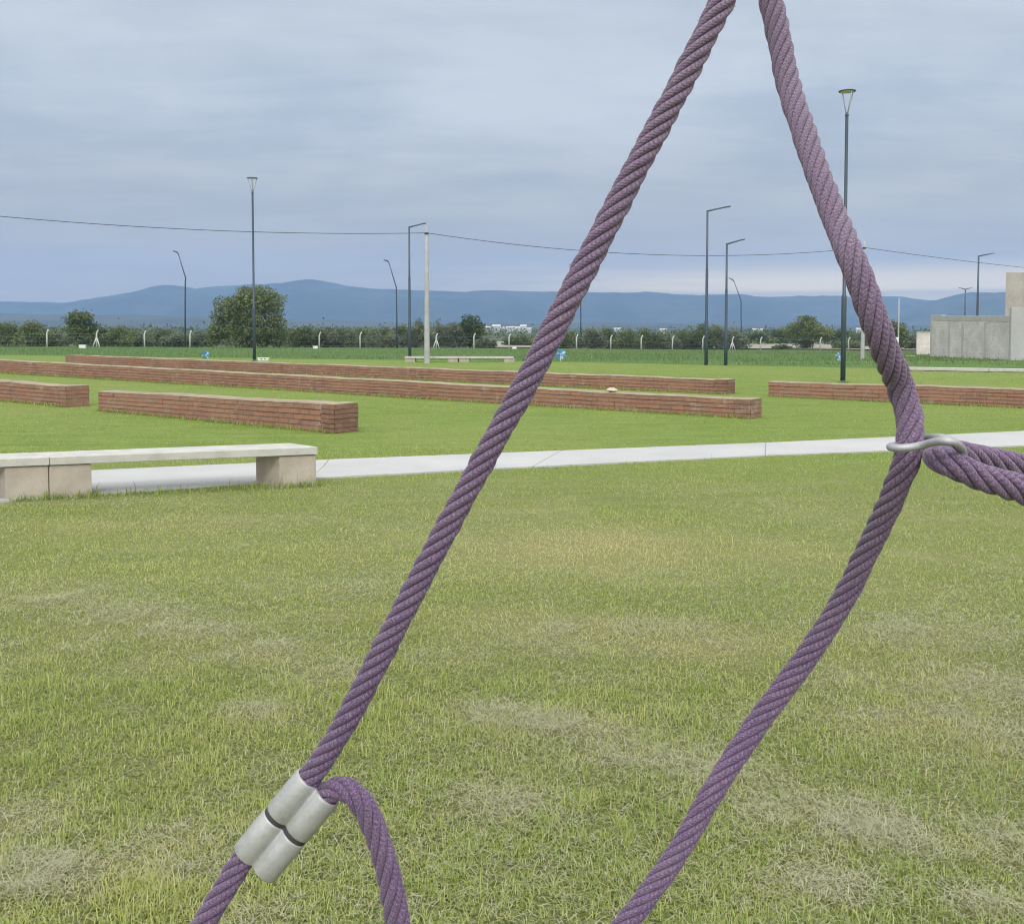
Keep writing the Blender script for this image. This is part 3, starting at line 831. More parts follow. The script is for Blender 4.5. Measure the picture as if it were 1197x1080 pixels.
# ---------------------------------------------------------------- street lamps
def street_lamp(label, px, d, ytop, arm, side=1, double=False, pr=.065):
    r = at_y(px, ytop, d); x = r.x; z0 = tz(x, d); top = r.z - z0
    t = thing('street_lamp', label, 'street lamp', (x, d, z0), 0, 'single arm street lamps across the park' if not double else None)
    mb = MB(); mb.lathe([(pr * 1.15, -.3), (pr * 1.15, top * .28), (pr * .95, top * .29), (pr * .85, top * .62), (pr * .7, top * .63), (pr * .62, top)], 12); mb.build('pole', 'pole', t)
    for sd in ((side,) if not double else (-1, 1)):
        mb = MB(); mb.tube([(0, 0, top - .04), (sd * arm * .25, 0, top + .02), (sd * arm * .6, 0, top + .09), (sd * arm * .72, 0, top + .11)], [pr * .55, pr * .5, pr * .45, pr * .4], 8); a = mb.build('arm', 'pole', t)
        mb = MB(); z = top + .12
        lo = [(sd * arm * .70, -.07, z - .03), (sd * arm * 1.0, -.10, z + .01), (sd * arm * 1.0, .10, z + .01), (sd * arm * .70, .07, z - .03)]
        if sd < 0: lo = lo[::-1]
        mb.prism(lo, [(p[0], p[1], p[2] + .05) for p in lo]); mb.build('lamp_head', 'pole', a, bevel=.012)
    return t
street_lamp('blue-grey street lamp with arm pointing at the concrete pole', 478.3, 47.4, 265, .80)
street_lamp('taller of two neighbouring street lamps right of the long rope', 827, 40.4, 246, .93)
street_lamp('shorter of two neighbouring street lamps right of the long rope', 849.7, 40.3, 284.5, .72)
street_lamp('street lamp rising behind the block building, arm to the right', 1144, 66, 299, 1.02, pr=.085)
street_lamp('double armed street lamp, smallest one, behind the block building', 1128.5, 125, 338, .85, double=True, pr=.11)

def bent_lamp(label, d, kink, top, head, foot):
    k = at_y(*kink, d); tp = at_y(*top, d); hd = at_y(*head, d); x = at_y(foot, 400, d).x; z0 = tz(x, d)
    o = Vector((x, d, z0))
    t = thing('bent_street_lamp', label, 'street lamp', o, 0, 'bent road lamps beyond the fence')
    kk = k - o
    mb = MB(); mb.tube([(0, 0, -.3), (kk.x * .3, 0, kk.z * .5), (kk.x * .7, 0, kk.z * .92), kk, kk.lerp(tp - o, .08), kk.lerp(tp - o, .5), kk.lerp(tp - o, .97)], [.11, .10, .095, .085, .075, .065, .055], 10); mb.build('pole', 'pole', t)
    a, b = tp - o, hd - o
    m_ = a.lerp(b, .3) + Vector((0, 0, .12))
    mb = MB(); mb.tube([a - (a - kk).normalized() * .25, a, m_, b], [.055, .07, .10, .07], 8); mb.build('lamp_head', 'pole', t)
    return t
bent_lamp('bent road lamp left of the big bushy tree, leaning left', 125, (217, 325), (208.5, 297), (202.5, 293.5), 216.5)
bent_lamp('bent road lamp left of the concrete pole, leaning left', 130, (463.2, 336), (454.5, 307), (448.5, 304), 464)
bent_lamp('bent road lamp beside the pair of street lamps, leaning left', 165, (866, 351), (858, 329), (852, 325), 866.5)
bent_lamp('bent road lamp mostly hidden behind the long slanting rope', 150, (678.5, 338), (671, 312), (665.5, 309), 679)

# ---------------------------------------------------------------- concrete utility poles and cable
def utility_pole(label, px, d, ytop, base_r, top_r):
    r = at_y(px, ytop, d); z0 = tz(r.x, d); h = r.z - z0
    t = thing('utility_pole', label, 'utility pole', (r.x, d, z0), 0, 'concrete poles carrying the overhead cable')
    mb = MB(); mb.lathe([(base_r, -.3), (base_r, 0), ((base_r + top_r) / 2, h * .5), (top_r, h - .02), (top_r * .8, h)], 14); mb.build('shaft', 'concpole', t)
    mb = MB(); mb.lathe([(top_r + .012, h - .36), (top_r + .018, h - .35), (top_r + .018, h - .29), (top_r + .012, h - .28)], 14)
    mb.build('cable_band', 'wire', t)
    return t, Vector((r.x, d - top_r - .03, r.z - .30))
_, w1 = utility_pole('concrete utility pole beside the street lamp, by the far bench', 498.6, 42.4, 264.5, .125, .072)
_, w2 = utility_pole('slim concrete utility pole half hidden behind the bent rope', 1010.3, 50.9, 283, .105, .065)
w0 = at_y(-200, 232, 34); w3 = at_y(1500, 322, 90)
pts = []
for a, b, sag in ((w0, w1, .40), (w1, w2, .66), (w2, w3, .75)):
    for k in range(24):
        t_ = k / 24; pts.append(a.lerp(b, t_) - Vector((0, 0, 4 * sag * t_ * (1 - t_))))
pts.append(w3)
mb = MB(); o0 = w1; mb.tube([p - o0 for p in pts], .0125, 6)
tag(mb.build('overhead_cable', 'wire', None, o0), 'thin dark cable sagging across the sky between the utility poles', 'cable')

# slim white post with box near the building
p = at_y(1051, 349, 98); z0 = tz(p.x, 98)
t = thing('white_post', 'thin pale post with a small white box, left of the block building', 'post', (p.x, 98, z0))
mb = MB(); mb.lathe([(.075, -.2), (.07, 2.2), (.05, p.z - z0)], 10); mb.build('pole', 'concpole', t)
mb = MB(); mb.box((-.32, -.1, 1.15), (.55, .3, .75)); mb.build('meter_box', 'white', t, bevel=.05)

# ---------------------------------------------------------------- boxes and pinwheels
def utility_box(label, px, d, x0, x1, ytop, slots):
    a = at_y(x0, ytop, d); b = at_y(x1, ytop, d); cx = (a.x + b.x) / 2; z0 = tz(cx, d); h = a.z - z0; w = b.x - a.x
    t = thing('utility_box', label, 'utility box', (cx, d, z0), .12, 'white utility boxes in the grass')
    mb = MB(); mb.box((0, 0, h / 2 - .05), (w, w * .7, h + .1 - .04)); bd = mb.build('cabinet', 'white', t, bevel=.015)
    mb = MB(); mb.box((0, 0, h - .045), (w * 1.06, w * .76, .05)); mb.build('lid', 'white', t, bevel=.012)
    for k in range(slots):
        mb = MB(); mb.box(((k - (slots - 1) / 2) * w * .35, -w * .35 - .004, h * .55), (w * .14, .012, h * .35)); mb.build('vent', 'dark', t)
    return t
utility_box('white box with two dark vents at the foot of the lamp by the big tree', 308, 47.0, 302, 314, 417.4, 2)
utility_box('small white box just left of the braced fence post at far left', 97, 106, 93, 100, 402.8, 0)
utility_box('small white box in front of the fence between two plain posts', 369, 116, 366, 371.3, 404.2, 0)
utility_box('tiny white box by the fence next to the round dark tree', 601, 132, 598.5, 603.5, 405.3, 0)
utility_box('flat white slab cover in the grass left of the block building', 1063.5, 66, 1060, 1068, 415.2, 0)

def pinwheel(label, px, py, d, diam, mat, tilt, yaw):
    c = at_y(px, py, d); z0 = tz(c.x, d)
    t = thing('garden_pinwheel', label, 'pinwheel', (c.x, d, z0), yaw, 'blue pinwheels in the far grass')
    mb = MB(); mb.tube([(0, 0, -.1), (0, .0, c.z - z0)], .018, 8); mb.build('stake', 'white', t)
    r = diam / 2
    for k in range(8):
        a0 = 2 * math.pi * k / 8 + tilt
        def q(a, rr, yy): return Vector((rr * math.cos(a), yy, c.z - z0 + rr * math.sin(a)))
        mb = MB()
        P = [q(a0, .03, -.03), q(a0 - .10, r * .6, -.05), q(a0 + .05, r, -.045), q(a0 + .45, r * .95, -.03), q(a0 + .62, r * .55, -.01)]
        Q = [p_ + Vector((0, .010, 0)) for p_ in P]
        i = mb.add(P); j = mb.add(Q); m_ = len(P)
        mb.face([i + z for z in range(m_)]); mb.face([j + z for z in reversed(range(m_))])
        for z in range(m_): mb.face((i + z, j + z, j + (z + 1) % m_, i + (z + 1) % m_))
        mb.build('blade', mat if k % 3 else ('blue' if mat == 'paleblue' else 'paleblue'), t)
    mb = MB(); mb.tube([(0, -.07, c.z - z0), (0, .02, c.z - z0)], .035, 10); mb.build('hub', 'paleblue' if mat == 'blue' else 'white', t)
pinwheel('bright blue pinwheel on a white stake right of the long rope', 655, 414, 44.5, .50, 'blue', .2, .15)
pinwheel('blue and white pinwheel seen above the rearmost brick wall at left', 240, 415.5, 47.5, .44, 'blue', .5, .9)
pinwheel('pale blue pinwheel half hidden by the lamp post at right', 981.5, 417, 46, .42, 'paleblue', .9, -.5)

# ---------------------------------------------------------------- fence
def fence_d(px): return F * 2.05 / np.interp(px, [-200, 55, 960, 1200], [21.8, 20.4, 15.0, 13.6])
fp = [-52, 1, 55, 113, 169, 222, 276, 325, 373, 421, 466, 510, 554, 595, 635, 674, 714, 749.5, 786, 821.5, 856, 889, 925, 959, 992, 1027]
o0 = at_y(55, 400, float(fence_d(55))); o0.z = tz(o0.x, o0.y)
fence = thing('wire_fence', 'long wire fence on pale hooked concrete posts before the bushes', 'fence', o0)
feet = []
for px in fp:
    d = float(fence_d(px)); x = at_y(px, 400, d).x; feet.append(Vector((x, d, tz(x, d))))
for px, f in zip(fp, feet):
    if px in (-52, 1, 466, 635, 925): continue
    b = f - o0; ht = 2.05 * (1 + random.uniform(-.03, .03)); le = random.uniform(-.03, .03)
    mb = MB(); mb.tube([b + Vector((0, 0, -.2)), b + Vector((le, 0, 1.5)), b + Vector((le + .02, 0, 1.62)), b + Vector((le + .10, -.05, 1.85)), b + Vector((le + .22, -.1, ht))], [.105, .10, .10, .085, .075], 6)
    mb.build('fence_post', 'post', fence)
    if px in (113, 510, 856):
        for sg in (-1, 1):
            mb = MB(); mb.tube([b + Vector((sg * .02, -.03, 1.15)), b + Vector((sg * .46, -.12, -.1))], .065, 6); mb.build('brace', 'post', fence)
for hz, rr in ((.25, .006), (.75, .006), (1.2, .006), (1.58, .008)):
    mb = MB(); mb.tube([f - o0 + Vector((0, -.09, hz)) for f in feet], rr, 5); mb.build('fence_wire', 'fwire', fence)

# ---------------------------------------------------------------- trees and bushes
def leaves(clumps, n, size, seed, spiky=.0):
    r = np.random.default_rng(seed)
    C = np.array([c[:3] for c in clumps]); Rr = np.array([c[3:6] for c in clumps])
    vol = Rr.prod(1) ** .7; pk = r.choice(len(clumps), n, p=vol / vol.sum())
    d = r.normal(0, 1, (n, 3)); d /= np.linalg.norm(d, axis=1)[:, None]
    rad = r.random(n) ** .40
    # uneven surface, with short shoots sticking out
    ph = r.random((len(clumps), 3)) * 6
    lump = 1 + .22 * np.sin(d[:, 0] * 5 + ph[pk, 0]) * np.sin(d[:, 1] * 5 + ph[pk, 1]) + .16 * np.sin(d[:, 2] * 7 + ph[pk, 2])
    rad = rad * np.minimum(1 + (lump - 1) * 1.2, 1.25) * np.where(r.random(n) < .07, 1 + spiky * r.random(n) * .6, 1)
    P = C[pk] + d * rad[:, None] * Rr[pk]
    keep = P[:, 2] > .03; P = P[keep]; pk = pk[keep]; n = len(P)
    a = r.normal(0, 1, (n, 3)); a /= np.linalg.norm(a, axis=1)[:, None]
    b = np.cross(a, r.normal(0, 1, (n, 3))); b /= np.linalg.norm(b, axis=1)[:, None]
    s = size * r.uniform(.5, 1.3, n)[:, None]
    v = np.stack([P - a * s, P + b * s * .45, P + a * s, P - b * s * .45], 1).reshape(-1, 3)
    ct_ = r.normal(0, .22, len(clumps))[pk][:n]
    t = np.clip(.5 + ct_ + .9 * (fbm(P[:, 0] * 1.3 + seed, P[:, 2] * 1.3, seed, 3) - .5) + r.normal(0, .2, n), 0, 1)
    return v, np.repeat(t, 4), np.repeat((r.random(n) < .06) * .8, 4)
def make_tree(name, label, cat, px, d, clumps, n, size, mat, seed, trunk=None, group=None, spiky=.4, rz=0.0):
    x = at_y(px, 390, d).x; z0 = tz(x, d)
    t = thing(name, label, cat, (x, d, z0), rz, group)
    v, ti, dr_ = leaves(clumps, int(n * 2.3), size * 1.08, seed, spiky)
    m = len(v) // 4
    raw_mesh('crown', v, np.full(m, 4), np.arange(4 * m), mat, {'tint': ti, 'dry': dr_}, None, False, t)
    r = random.Random(seed); mb = MB()
    th = trunk or .07
    tops = clumps[:7]
    for q, c in enumerate(tops):
        e = Vector(c[:3]); b = Vector((r.uniform(-1, 1) * th * 1.5, r.uniform(-1, 1) * th * 1.5, -.1))
        mid = b.lerp(e, .5) + Vector((r.uniform(-.15, .15), r.uniform(-.15, .15), -.1))
        mb.tube([b, mid, e, e + Vector((r.uniform(-.2, .2), 0, c[5] * .5))], [th, th * .7, th * .4, th * .15], 6, True)
    mb.build('trunk', 'bark', t)
    return t
def px_clumps(px0, d, ground, spec):
    """spec: (px, py, rx_px, ry_px, depth offset m) in photo pixels -> clumps local to the tree foot"""
    o = at_y(px0, 390, d); z0 = tz(o.x, d); out = []
    for px, py, rx, ry, dy in spec:
        p = at_y(px, py, d); k = d / F
        out.append((p.x - o.x, dy, p.z - z0, rx * k, max(rx * k * .9, .4), ry * k))
    return out
# individual trees
dB = 122
make_tree('bushy_tree', 'big bushy tree behind the tall lamp, tallest green crown in view', 'tree', 291, dB,
          px_clumps(291, dB, 0, [(292, 362, 30, 24, 0), (312, 352, 20, 15, .6), (270, 366, 22, 18, -.5), (296, 345, 22, 10, 0), (322, 376, 12, 16, .3), (262, 384, 16, 16, -.5), (290, 388, 34, 18, 0), (250, 392, 12, 12, .4), (318, 393, 20, 14, .4)]), 9000, .16, 'leafmid', 3, .22)
make_tree('thorn_tree', 'open crowned thorn tree left of the first braced fence post', 'tree', 93, 120,
          px_clumps(93, 120, 0, [(92, 372, 15, 7, 0), (84, 376, 9, 7, .5), (101, 371, 10, 6, -.4), (92, 384, 17, 8, 0), (95, 394, 20, 10, 0), (106, 382, 9, 8, .4), (88, 366, 5, 4, 0)]), 2600, .13, 'leafmid', 5, .12, spiky=.9)
make_tree('round_tree', 'small round dark tree beside the gap in the scrub', 'tree', 550, 146,
          px_clumps(550, 146, 0, [(550, 380, 14, 11, 0), (545, 388, 12, 10, .4), (556, 388, 12, 10, -.3), (551, 397, 15, 9, 0)]), 3000, .17, 'leafdark', 7, .14, spiky=.25)
make_tree('acacia_tree', 'wide spreading tree seen left of the right lamp post', 'tree', 941, 168,
          px_clumps(941, 168, 0, [(942, 380, 17, 9, 0), (930, 386, 15, 8, .8), (955, 387, 17, 8, -.6), (944, 374, 10, 6, 0), (940, 394, 24, 8, 0), (941, 402, 11, 6, 0), (962, 391, 12, 7, .4)]), 3600, .18, 'leafmid', 9, .2, spiky=.8)
make_tree('leafy_tree', 'green tree peeping out right of the bent rope', 'tree', 1040, 135,
          px_clumps(1040, 135, 0, [(1044, 384, 14, 10, 0), (1032, 390, 14, 11, .6), (1050, 392, 12, 10, 0), (1040, 400, 22, 9, 0)]), 2800, .16, 'leafmid', 13, .16, spiky=.6)
# the scrub row: px, top y, half width px, kind
scrub = [(-30, 372, 28, 'leafmid', 0), (6, 371, 24, 'leafmid', 0), (36, 373, 22, 'leafmid', 3), (62, 385, 18, 'leafgrey', 5), (118, 378, 18, 'leafdark', 6), (138, 378, 18, 'leafmid', 2),
         (160, 385, 18, 'leafgrey', 4), (185, 384, 20, 'leafdark', 7), (206, 386, 18, 'leafgrey', 2), (232, 386, 20, 'leafgrey', 3), (345, 378, 18, 'leafmid', 5), (364, 375, 18, 'leafdark', 4), (384, 380, 18, 'leafgrey', 6),
         (402, 379, 17, 'leafgrey', 3), (424, 378, 20, 'leafmid', 5), (446, 378, 19, 'leafgrey', 2), (470, 377, 18, 'leafdark', 6), (487, 372, 17, 'leafgrey', 4), (512, 370, 17, 'leafgrey', 5), (530, 373, 16, 'leafgrey', 7), (567, 391, 12, 'leafgrey', 3),
         (612, 390, 22, 'leafdark', 30), (640, 387, 18, 'leafmid', 25), (662, 384, 18, 'leafmid', 6), (690, 379, 19, 'leafgrey', 4), (709, 381, 18, 'leafdark', 6), (732, 384, 18, 'leafmid', 3), (757, 381, 18, 'leafmid', 5), (776, 385, 18, 'leafgrey', 4),
         (798, 383, 18, 'leafmid', 6), (821, 377, 18, 'leafdark', 3), (843, 377, 19, 'leafgrey', 5), (860, 383, 15, 'leafgrey', 4),
         (884, 386, 18, 'leafdark', 70), (908, 383, 20, 'leafdark', 72), (982, 383, 20, 'leafdark', 66), (1008, 385, 18, 'leafdark', 60), (914, 402, 10, 'leafdark', 4), (990, 396, 16, 'leafmid', 8), (1066, 388, 10, 'leafgrey', 4)]
words_ = {'leafmid': 'green', 'leafgrey': 'grey-green', 'leafdark': 'dark green'}
seen = {}
land = [(55, 'first fence post on the left'), (113, 'left braced fence post'), (169, 'third fence post'), (217, 'left bent lamp'), (291, 'big bushy tree'), (373, 'fence post by the small white box'), (421, 'post left of the pair of poles'), (463, 'middle bent lamp'),
        (499, 'concrete utility pole'), (550, 'small round tree'), (640, 'slanting rope'), (679, 'hidden bent lamp'), (714, 'first post right of the slanting rope'), (750, 'second post right of the slanting rope'), (786, 'third post right of the slanting rope'),
        (827, 'taller lamp of the pair'), (856, 'right braced post'), (941, 'wide spreading tree'), (985, 'right park lamp'), (1027, 'bent rope'), (1066, 'block building')]
for q, (px, top, hw, mt, off) in enumerate(scrub):
    d = float(fence_d(px)) + 4 + off; k = d / F
    x = at_y(px, 390, d).x; z0 = tz(x, d); H = at_y(px, top, d).z - z0; W = hw * k
    r = random.Random(q + 100); cl = []
    for c in range(9):
        a = r.uniform(-1, 1); hh = H * (1 - .45 * abs(a) ** 1.6) * r.uniform(.78, 1.0)
        rz_ = hh * r.uniform(.30, .42)
        cl.append((a * W * .85, r.uniform(-1.2, 1.2), hh - rz_, W * r.uniform(.30, .48), r.uniform(.7, 1.2), rz_))
    for c in range(4): cl.append(((c - 1.5) * W * .5, -.6 + r.uniform(-.3, .3), H * .22, W * .42, .9, H * .26))
    near = min(land, key=lambda l: abs(l[0] - px))
    side = 'right behind' if abs(near[0] - px) < 9 else ('just left of' if px < near[0] else 'just right of')
    size_ = 'low' if H < 2.3 else ('tall' if H > 3.3 else 'middling')
    if off > 20: size_ = 'distant ' + size_
    lab = f'{size_} {words_[mt]} bush {side} the {near[1]}'
    while lab in seen: lab = lab.replace(' bush ', ' tangled bush ' if 'tangled' not in lab else ' thicket bush ', 1) if 'thicket' not in lab else lab + ' again'
    seen[lab] = 1
    make_tree('scrub_bush', lab, 'bush', px, d, cl, int(1900 * max(1, W / 1.8)), .125 + .0004 * (d - 110), mt, q + 200, .05, 'scrub bushes in a row behind the fence', .45)

# far scrub on the plain: one mass
n = 26000
cy = rng.uniform(190, 1500, 620); cxx = rng.uniform(-1, 1, 620) * cy * .62
pk = rng.integers(0, 620, n)
sc_ = 1 + cy[pk] / 500
P = np.stack([cxx[pk] + rng.normal(0, 3.2, n) * sc_ * 1.6, cy[pk] + rng.normal(0, 3, n) * sc_, np.zeros(n)], -1)
P[:, 2] = terrain(P[:, 0], P[:, 1]) + np.abs(rng.normal(0, .9, n)) * np.minimum(sc_, 2.2)
P = P[(P[:, 1] > 180)]; n = len(P)
a = rng.normal(0, 1, (n, 3)); a /= np.linalg.norm(a, axis=1)[:, None]; b = np.cross(a, rng.normal(0, 1, (n, 3))); b /= np.linalg.norm(b, axis=1)[:, None]
s = (.25 + P[:, 1:2] * .0011) * rng.uniform(.6, 1.3, (n, 1))
v = np.stack([P - a * s, P + b * s * .6, P + a * s, P - b * s * .6], 1).reshape(-1, 3)
raw_mesh('distant_scrub', v, np.full(n, 4), np.arange(4 * n), 'leafdark', {'tint': np.repeat(rng.random(n), 4), 'dry': np.zeros(4 * n)}, 'stuff')

# ---------------------------------------------------------------- distant white houses
def far_house(label, px, d, w, h, group=None):
    x = at_y(px, 388, d).x; z0 = tz(x, d)
    mb = MB(); dpt = w * .8
    lo = [(-w / 2, -dpt / 2, -1), (w / 2, -dpt / 2, -1), (w / 2, dpt / 2, -1), (-w / 2, dpt / 2, -1)]
    mb.prism(lo, [(p[0], p[1], h) for p in lo])
    i = mb.add([(-w / 2 - .3, -dpt / 2 - .3, h + .02), (w / 2 + .3, -dpt / 2 - .3, h + .02), (w / 2 + .3, dpt / 2 + .3, h + .02), (-w / 2 - .3, dpt / 2 + .3, h + .02), (-w / 2 - .3, 0, h * 1.35), (w / 2 + .3, 0, h * 1.35)])
    mb.face((i, i + 1, i + 5, i + 4)); mb.face((i + 2, i + 3, i + 4, i + 5)); mb.face((i + 1, i + 2, i + 5)); mb.face((i + 3, i, i + 4)); mb.face((i + 3, i + 2, i + 1, i))
    o = mb.build('distant_house', 'housewhite', None, (x, d, z0)); o.rotation_euler.z = random.uniform(-.3, .3)
    return tag(o, label, 'house', group)
gt = 'white houses of the distant town'
for q, px in enumerate((566, 571, 575.5, 580, 585, 589, 594, 598, 602.5, 607, 612, 616.5)):
    far_house('tiny white house of the far town left of the slanting rope', px, random.uniform(880, 1010), random.uniform(4.5, 8), random.uniform(3.6, 6.0), gt)
far_house('lone tiny white house far off above the second post right of the slanting rope', 722, 900, 7, 4, gt)
far_house('tiny pale house far off right of the third post beyond the slanting rope', 775, 900, 6, 3.6, gt)
far_house('tiny pale house far off left of the wide spreading tree', 885, 930, 10, 3.6, gt)
far_house('tiny pale house far off just left of the bent rope', 1006, 900, 8, 4, gt)

# ---------------------------------------------------------------- unfinished block building
def wall_between(a, b, z0a, z0b, za, zb, th):
    a, b = Vector(a), Vector(b); u = (b - a).normalized(); nrm = Vector((-u.y, u.x, 0))
    lo = [a, b, b + nrm * th, a + nrm * th]
    return [p + Vector((0, 0, z)) for p, z in zip(lo, (z0a, z0b, z0b, z0a))], [p + Vector((0, 0, z)) for p, z in zip(lo, (za, zb, zb, za))]
c1 = at_y(1088, 390, 63); c2 = at_y(1182, 390, 48.4); c1.z = c2.z = 0
o0 = Vector((c2.x, c2.y, 0)); o0.z = tz(c2.x, c2.y)
bd = thing('block_building', 'unfinished grey block building with a long yard wall at the right edge', 'building', (o0.x, o0.y, 0))
O = Vector((o0.x, o0.y, 0)); a, b = c1 - O, c2 - O
def on(s, off=0.0):
    u = (b - a).normalized(); nn_ = Vector((u.y, -u.x, 0)) * -1
    p_ = a.lerp(b, s); 
    return p_ + Vector((-1, 0, 0)) * off
mb = MB(); mb.prism(*wall_between(a, b, -.9, -.6, 1.92, 1.80, .2)); mb.build('yard_wall', 'blockwall', bd)
u = (b - a).normalized(); nL = Vector((u.y, -u.x, 0))       # towards the camera side
if nL.x > 0: nL = -nL
M['beam'] = mottled('pale_tie_beam', (.44, .425, .39), (.52, .50, .465), 2, .9, .3, .01, 20)
for s0, s1, hgt in ((0, .17, .36), (.172, 1.0, .30)):
    p0, p1 = a.lerp(b, s0), a.lerp(b, s1)
    za, zb = 1.922 - .12 * s0, 1.922 - .12 * s1
    mb = MB(); lo = [p0 + nL * .015, p1 + nL * .015, p1 - nL * .215, p0 - nL * .215]
    mb.prism([q + Vector((0, 0, z)) for q, z in zip(lo, (za, zb, zb, za))], [q + Vector((0, 0, z + hgt)) for q, z in zip(lo, (za, zb, zb, za))]); mb.build('tie_beam', 'beam', bd, bevel=.01)
for s0 in (.0, .27, .45, .72):
    p0, p1 = a.lerp(b, s0), a.lerp(b, s0 + .022)
    mb = MB(); lo = [p0 + nL * .03, p1 + nL * .03, p1 - nL * .1, p0 - nL * .1]
    mb.prism([q + Vector((0, 0, -.8)) for q in lo], [q + Vector((0, 0, 1.795)) for q in lo]); mb.build('column', 'beam', bd, bevel=.01)
# house body
h1 = at_y(1176, 318.7, 49.5); top = h1.z
x0 = h1.x - O.x; y0 = 49.5 - O.y
mb = MB(); lo = [(x0, y0, -.8), (x0 + 13, y0 + .6, -.8), (x0 + 14.5, y0 + 11, -.8), (x0 + 6.6, y0 + 11, -.8)]
M['beige'] = mottled('beige_grey_render', (.33, .305, .27), (.42, .39, .35), .9, .92, .3, .01, 12, c=(.28, .26, .235))
mb.prism(lo, [(p[0], p[1], top) for p in lo]); mb.build('wall', 'beige', bd)
h2 = at_y(1182.6, 359.7, 47.4); x1 = h2.x - O.x; y1 = 47.4 - O.y
mb = MB(); lo = [(x1, y1, -.6), (x1 + 12, y1 + .5, -.6), (x1 + 12, y1 + .7, -.6), (x1, y1 + .2, -.6)]
M['panel'] = mottled('smooth_grey_render', (.37, .365, .36), (.43, .425, .42), .8, .9, .2, .006, 20)
mb.prism(lo, [(p[0], p[1], h2.z) for p in lo]); mb.build('front_wall', 'panel', bd, bevel=.01)
# low end wall further back
l1 = at_y(1072.3, 389, 76); l2 = at_y(1092, 388.5, 76)
t = thing('boundary_wall', 'lower pale wall stub at the left end of the block building', 'wall', (l1.x, 76, tz(l1.x, 76)))
zz = tz(l1.x, 76)
mb = MB(); mb.box(((l2.x - l1.x) / 2, .1, (l1.z - zz) / 2 - .15), (l2.x - l1.x, .2, l1.z - zz + .3)); mb.build('masonry', 'blockwall', t)
mb = MB(); mb.box(((l2.x - l1.x) / 2, .1, l1.z - zz + .032), (l2.x - l1.x + .06, .26, .06)); mb.build('coping', 'beam', t)

# ---------------------------------------------------------------- tufts mesh
x = np.concatenate(tx); y = np.concatenate(ty)
k = ~on_path(x, y, .0) & ~in_bench(x, y); x, y = x[k], y[k]; n = len(x)
blades('grass_tufts', x, y, rng.lognormal(-2.75, .35, n), .004 + .00035 * y + .002 * rng.random(n), np.clip(np.abs(rng.normal(.35, .3, n)), 0, 1.2), 'grass', np.clip(rng.normal(.2, .12, n), 0, 1), (rng.random(n) < .05) * .4)

# ---------------------------------------------------------------- hills
def ridge(name, prof, dist, depth, foot_z, seed, rough=.06):
    """prof: (px, py) skyline; builds a range whose crest stands at `dist`"""
    pxs = np.arange(prof[0][0], prof[-1][0] + 1, 9.0)
    sky = np.interp(pxs, [p[0] for p in prof], [p[1] for p in prof])
    sky = np.convolve(np.pad(sky, 2, 'edge'), [.0, .18, .64, .18, .0], 'valid') + (np.random.default_rng(seed).random(len(pxs)) - .5) * .9
    nr = 26
    rows = []
    for k in range(nr):
        f = k / (nr - 1)                     # 0 foot .. crest at .6 .. back foot at 1
        d = dist - depth * .6 + depth * f
        hgt = math.sin(min(f / .6, 1) * math.pi / 2) ** 1.15 if f <= .6 else math.cos((f - .6) / .4 * math.pi / 2)
        row = []
        for px, py in zip(pxs, sky):
            c = at_y(px, py, dist)
            x = (px - CX) / F * dist * (d / dist) ** .3
            H = c.z - foot_z
            nzz = float(fbm(x * .004 + seed, d * .004, seed, 4)) - .5
            spur = nzz * rough * 6 * H * (1 - abs(f - .6) / .6) * (0 if abs(f - .6) < .03 else 1) * (.9 if f < .6 else .4)
            zz = foot_z + H * hgt + (min(spur, 0.0) if f < .6 else min(spur, 0))
            row.append((x, d, zz if f not in (0,) else foot_z - 4))
        rows.append(row)
    V = np.array(rows); m = len(pxs)
    ii = (np.arange(nr - 1)[:, None] * m + np.arange(m - 1)[None, :]).ravel()
    return raw_mesh(name, V.reshape(-1, 3), np.full(len(ii), 4), np.stack([ii, ii + 1, ii + m + 1, ii + m], -1).ravel(), 'hills', None, 'structure', True)
far_sky = [(-480, 352), (-300, 349), (-120, 351), (0, 352.5), (50, 353.5), (85, 354), (110, 349.5), (140, 345), (165, 340.5), (185, 335), (197, 333), (215, 335), (232, 338.5), (248, 335.5), (264, 334), (300, 332.5), (330, 331), (350, 327.5), (363, 325.8), (378, 328.5), (395, 332),
           (410, 335.5), (425, 336), (440, 338), (480, 339), (500, 340), (510, 339.5), (525, 341), (546, 341.5), (560, 340), (575, 339), (610, 340.5), (690, 342), (735, 342.5), (755, 341), (800, 345), (835, 345), (868, 344), (880, 346.5), (889, 348), (905, 347), (925, 346), (985, 346), (1002, 348),
           (1020, 347.5), (1042, 346), (1060, 349), (1080, 351), (1100, 351), (1200, 350), (1500, 346), (1680, 352)]
ridge('hills', far_sky, 3300, 900, -9, 3, .11)
ridge('hills', [(990, 385), (1040, 372), (1075, 358), (1092, 352), (1105, 347.5), (1118, 343.5), (1135, 341.5), (1155, 342.5), (1176, 341.5), (1230, 338), (1300, 341), (1420, 350), (1600, 368), (1750, 384)], 2800, 700, -9, 9, .09)
ridge('foothills', [(-600, 366), (-200, 365), (0, 366.5), (60, 368), (130, 368.5), (220, 369.5), (300, 372), (360, 374), (420, 376), (480, 377), (560, 378), (640, 378), (720, 377), (800, 378.5), (900, 380), (1000, 381), (1200, 380), (1600, 378)], 1900, 900, -9, 13, .05)

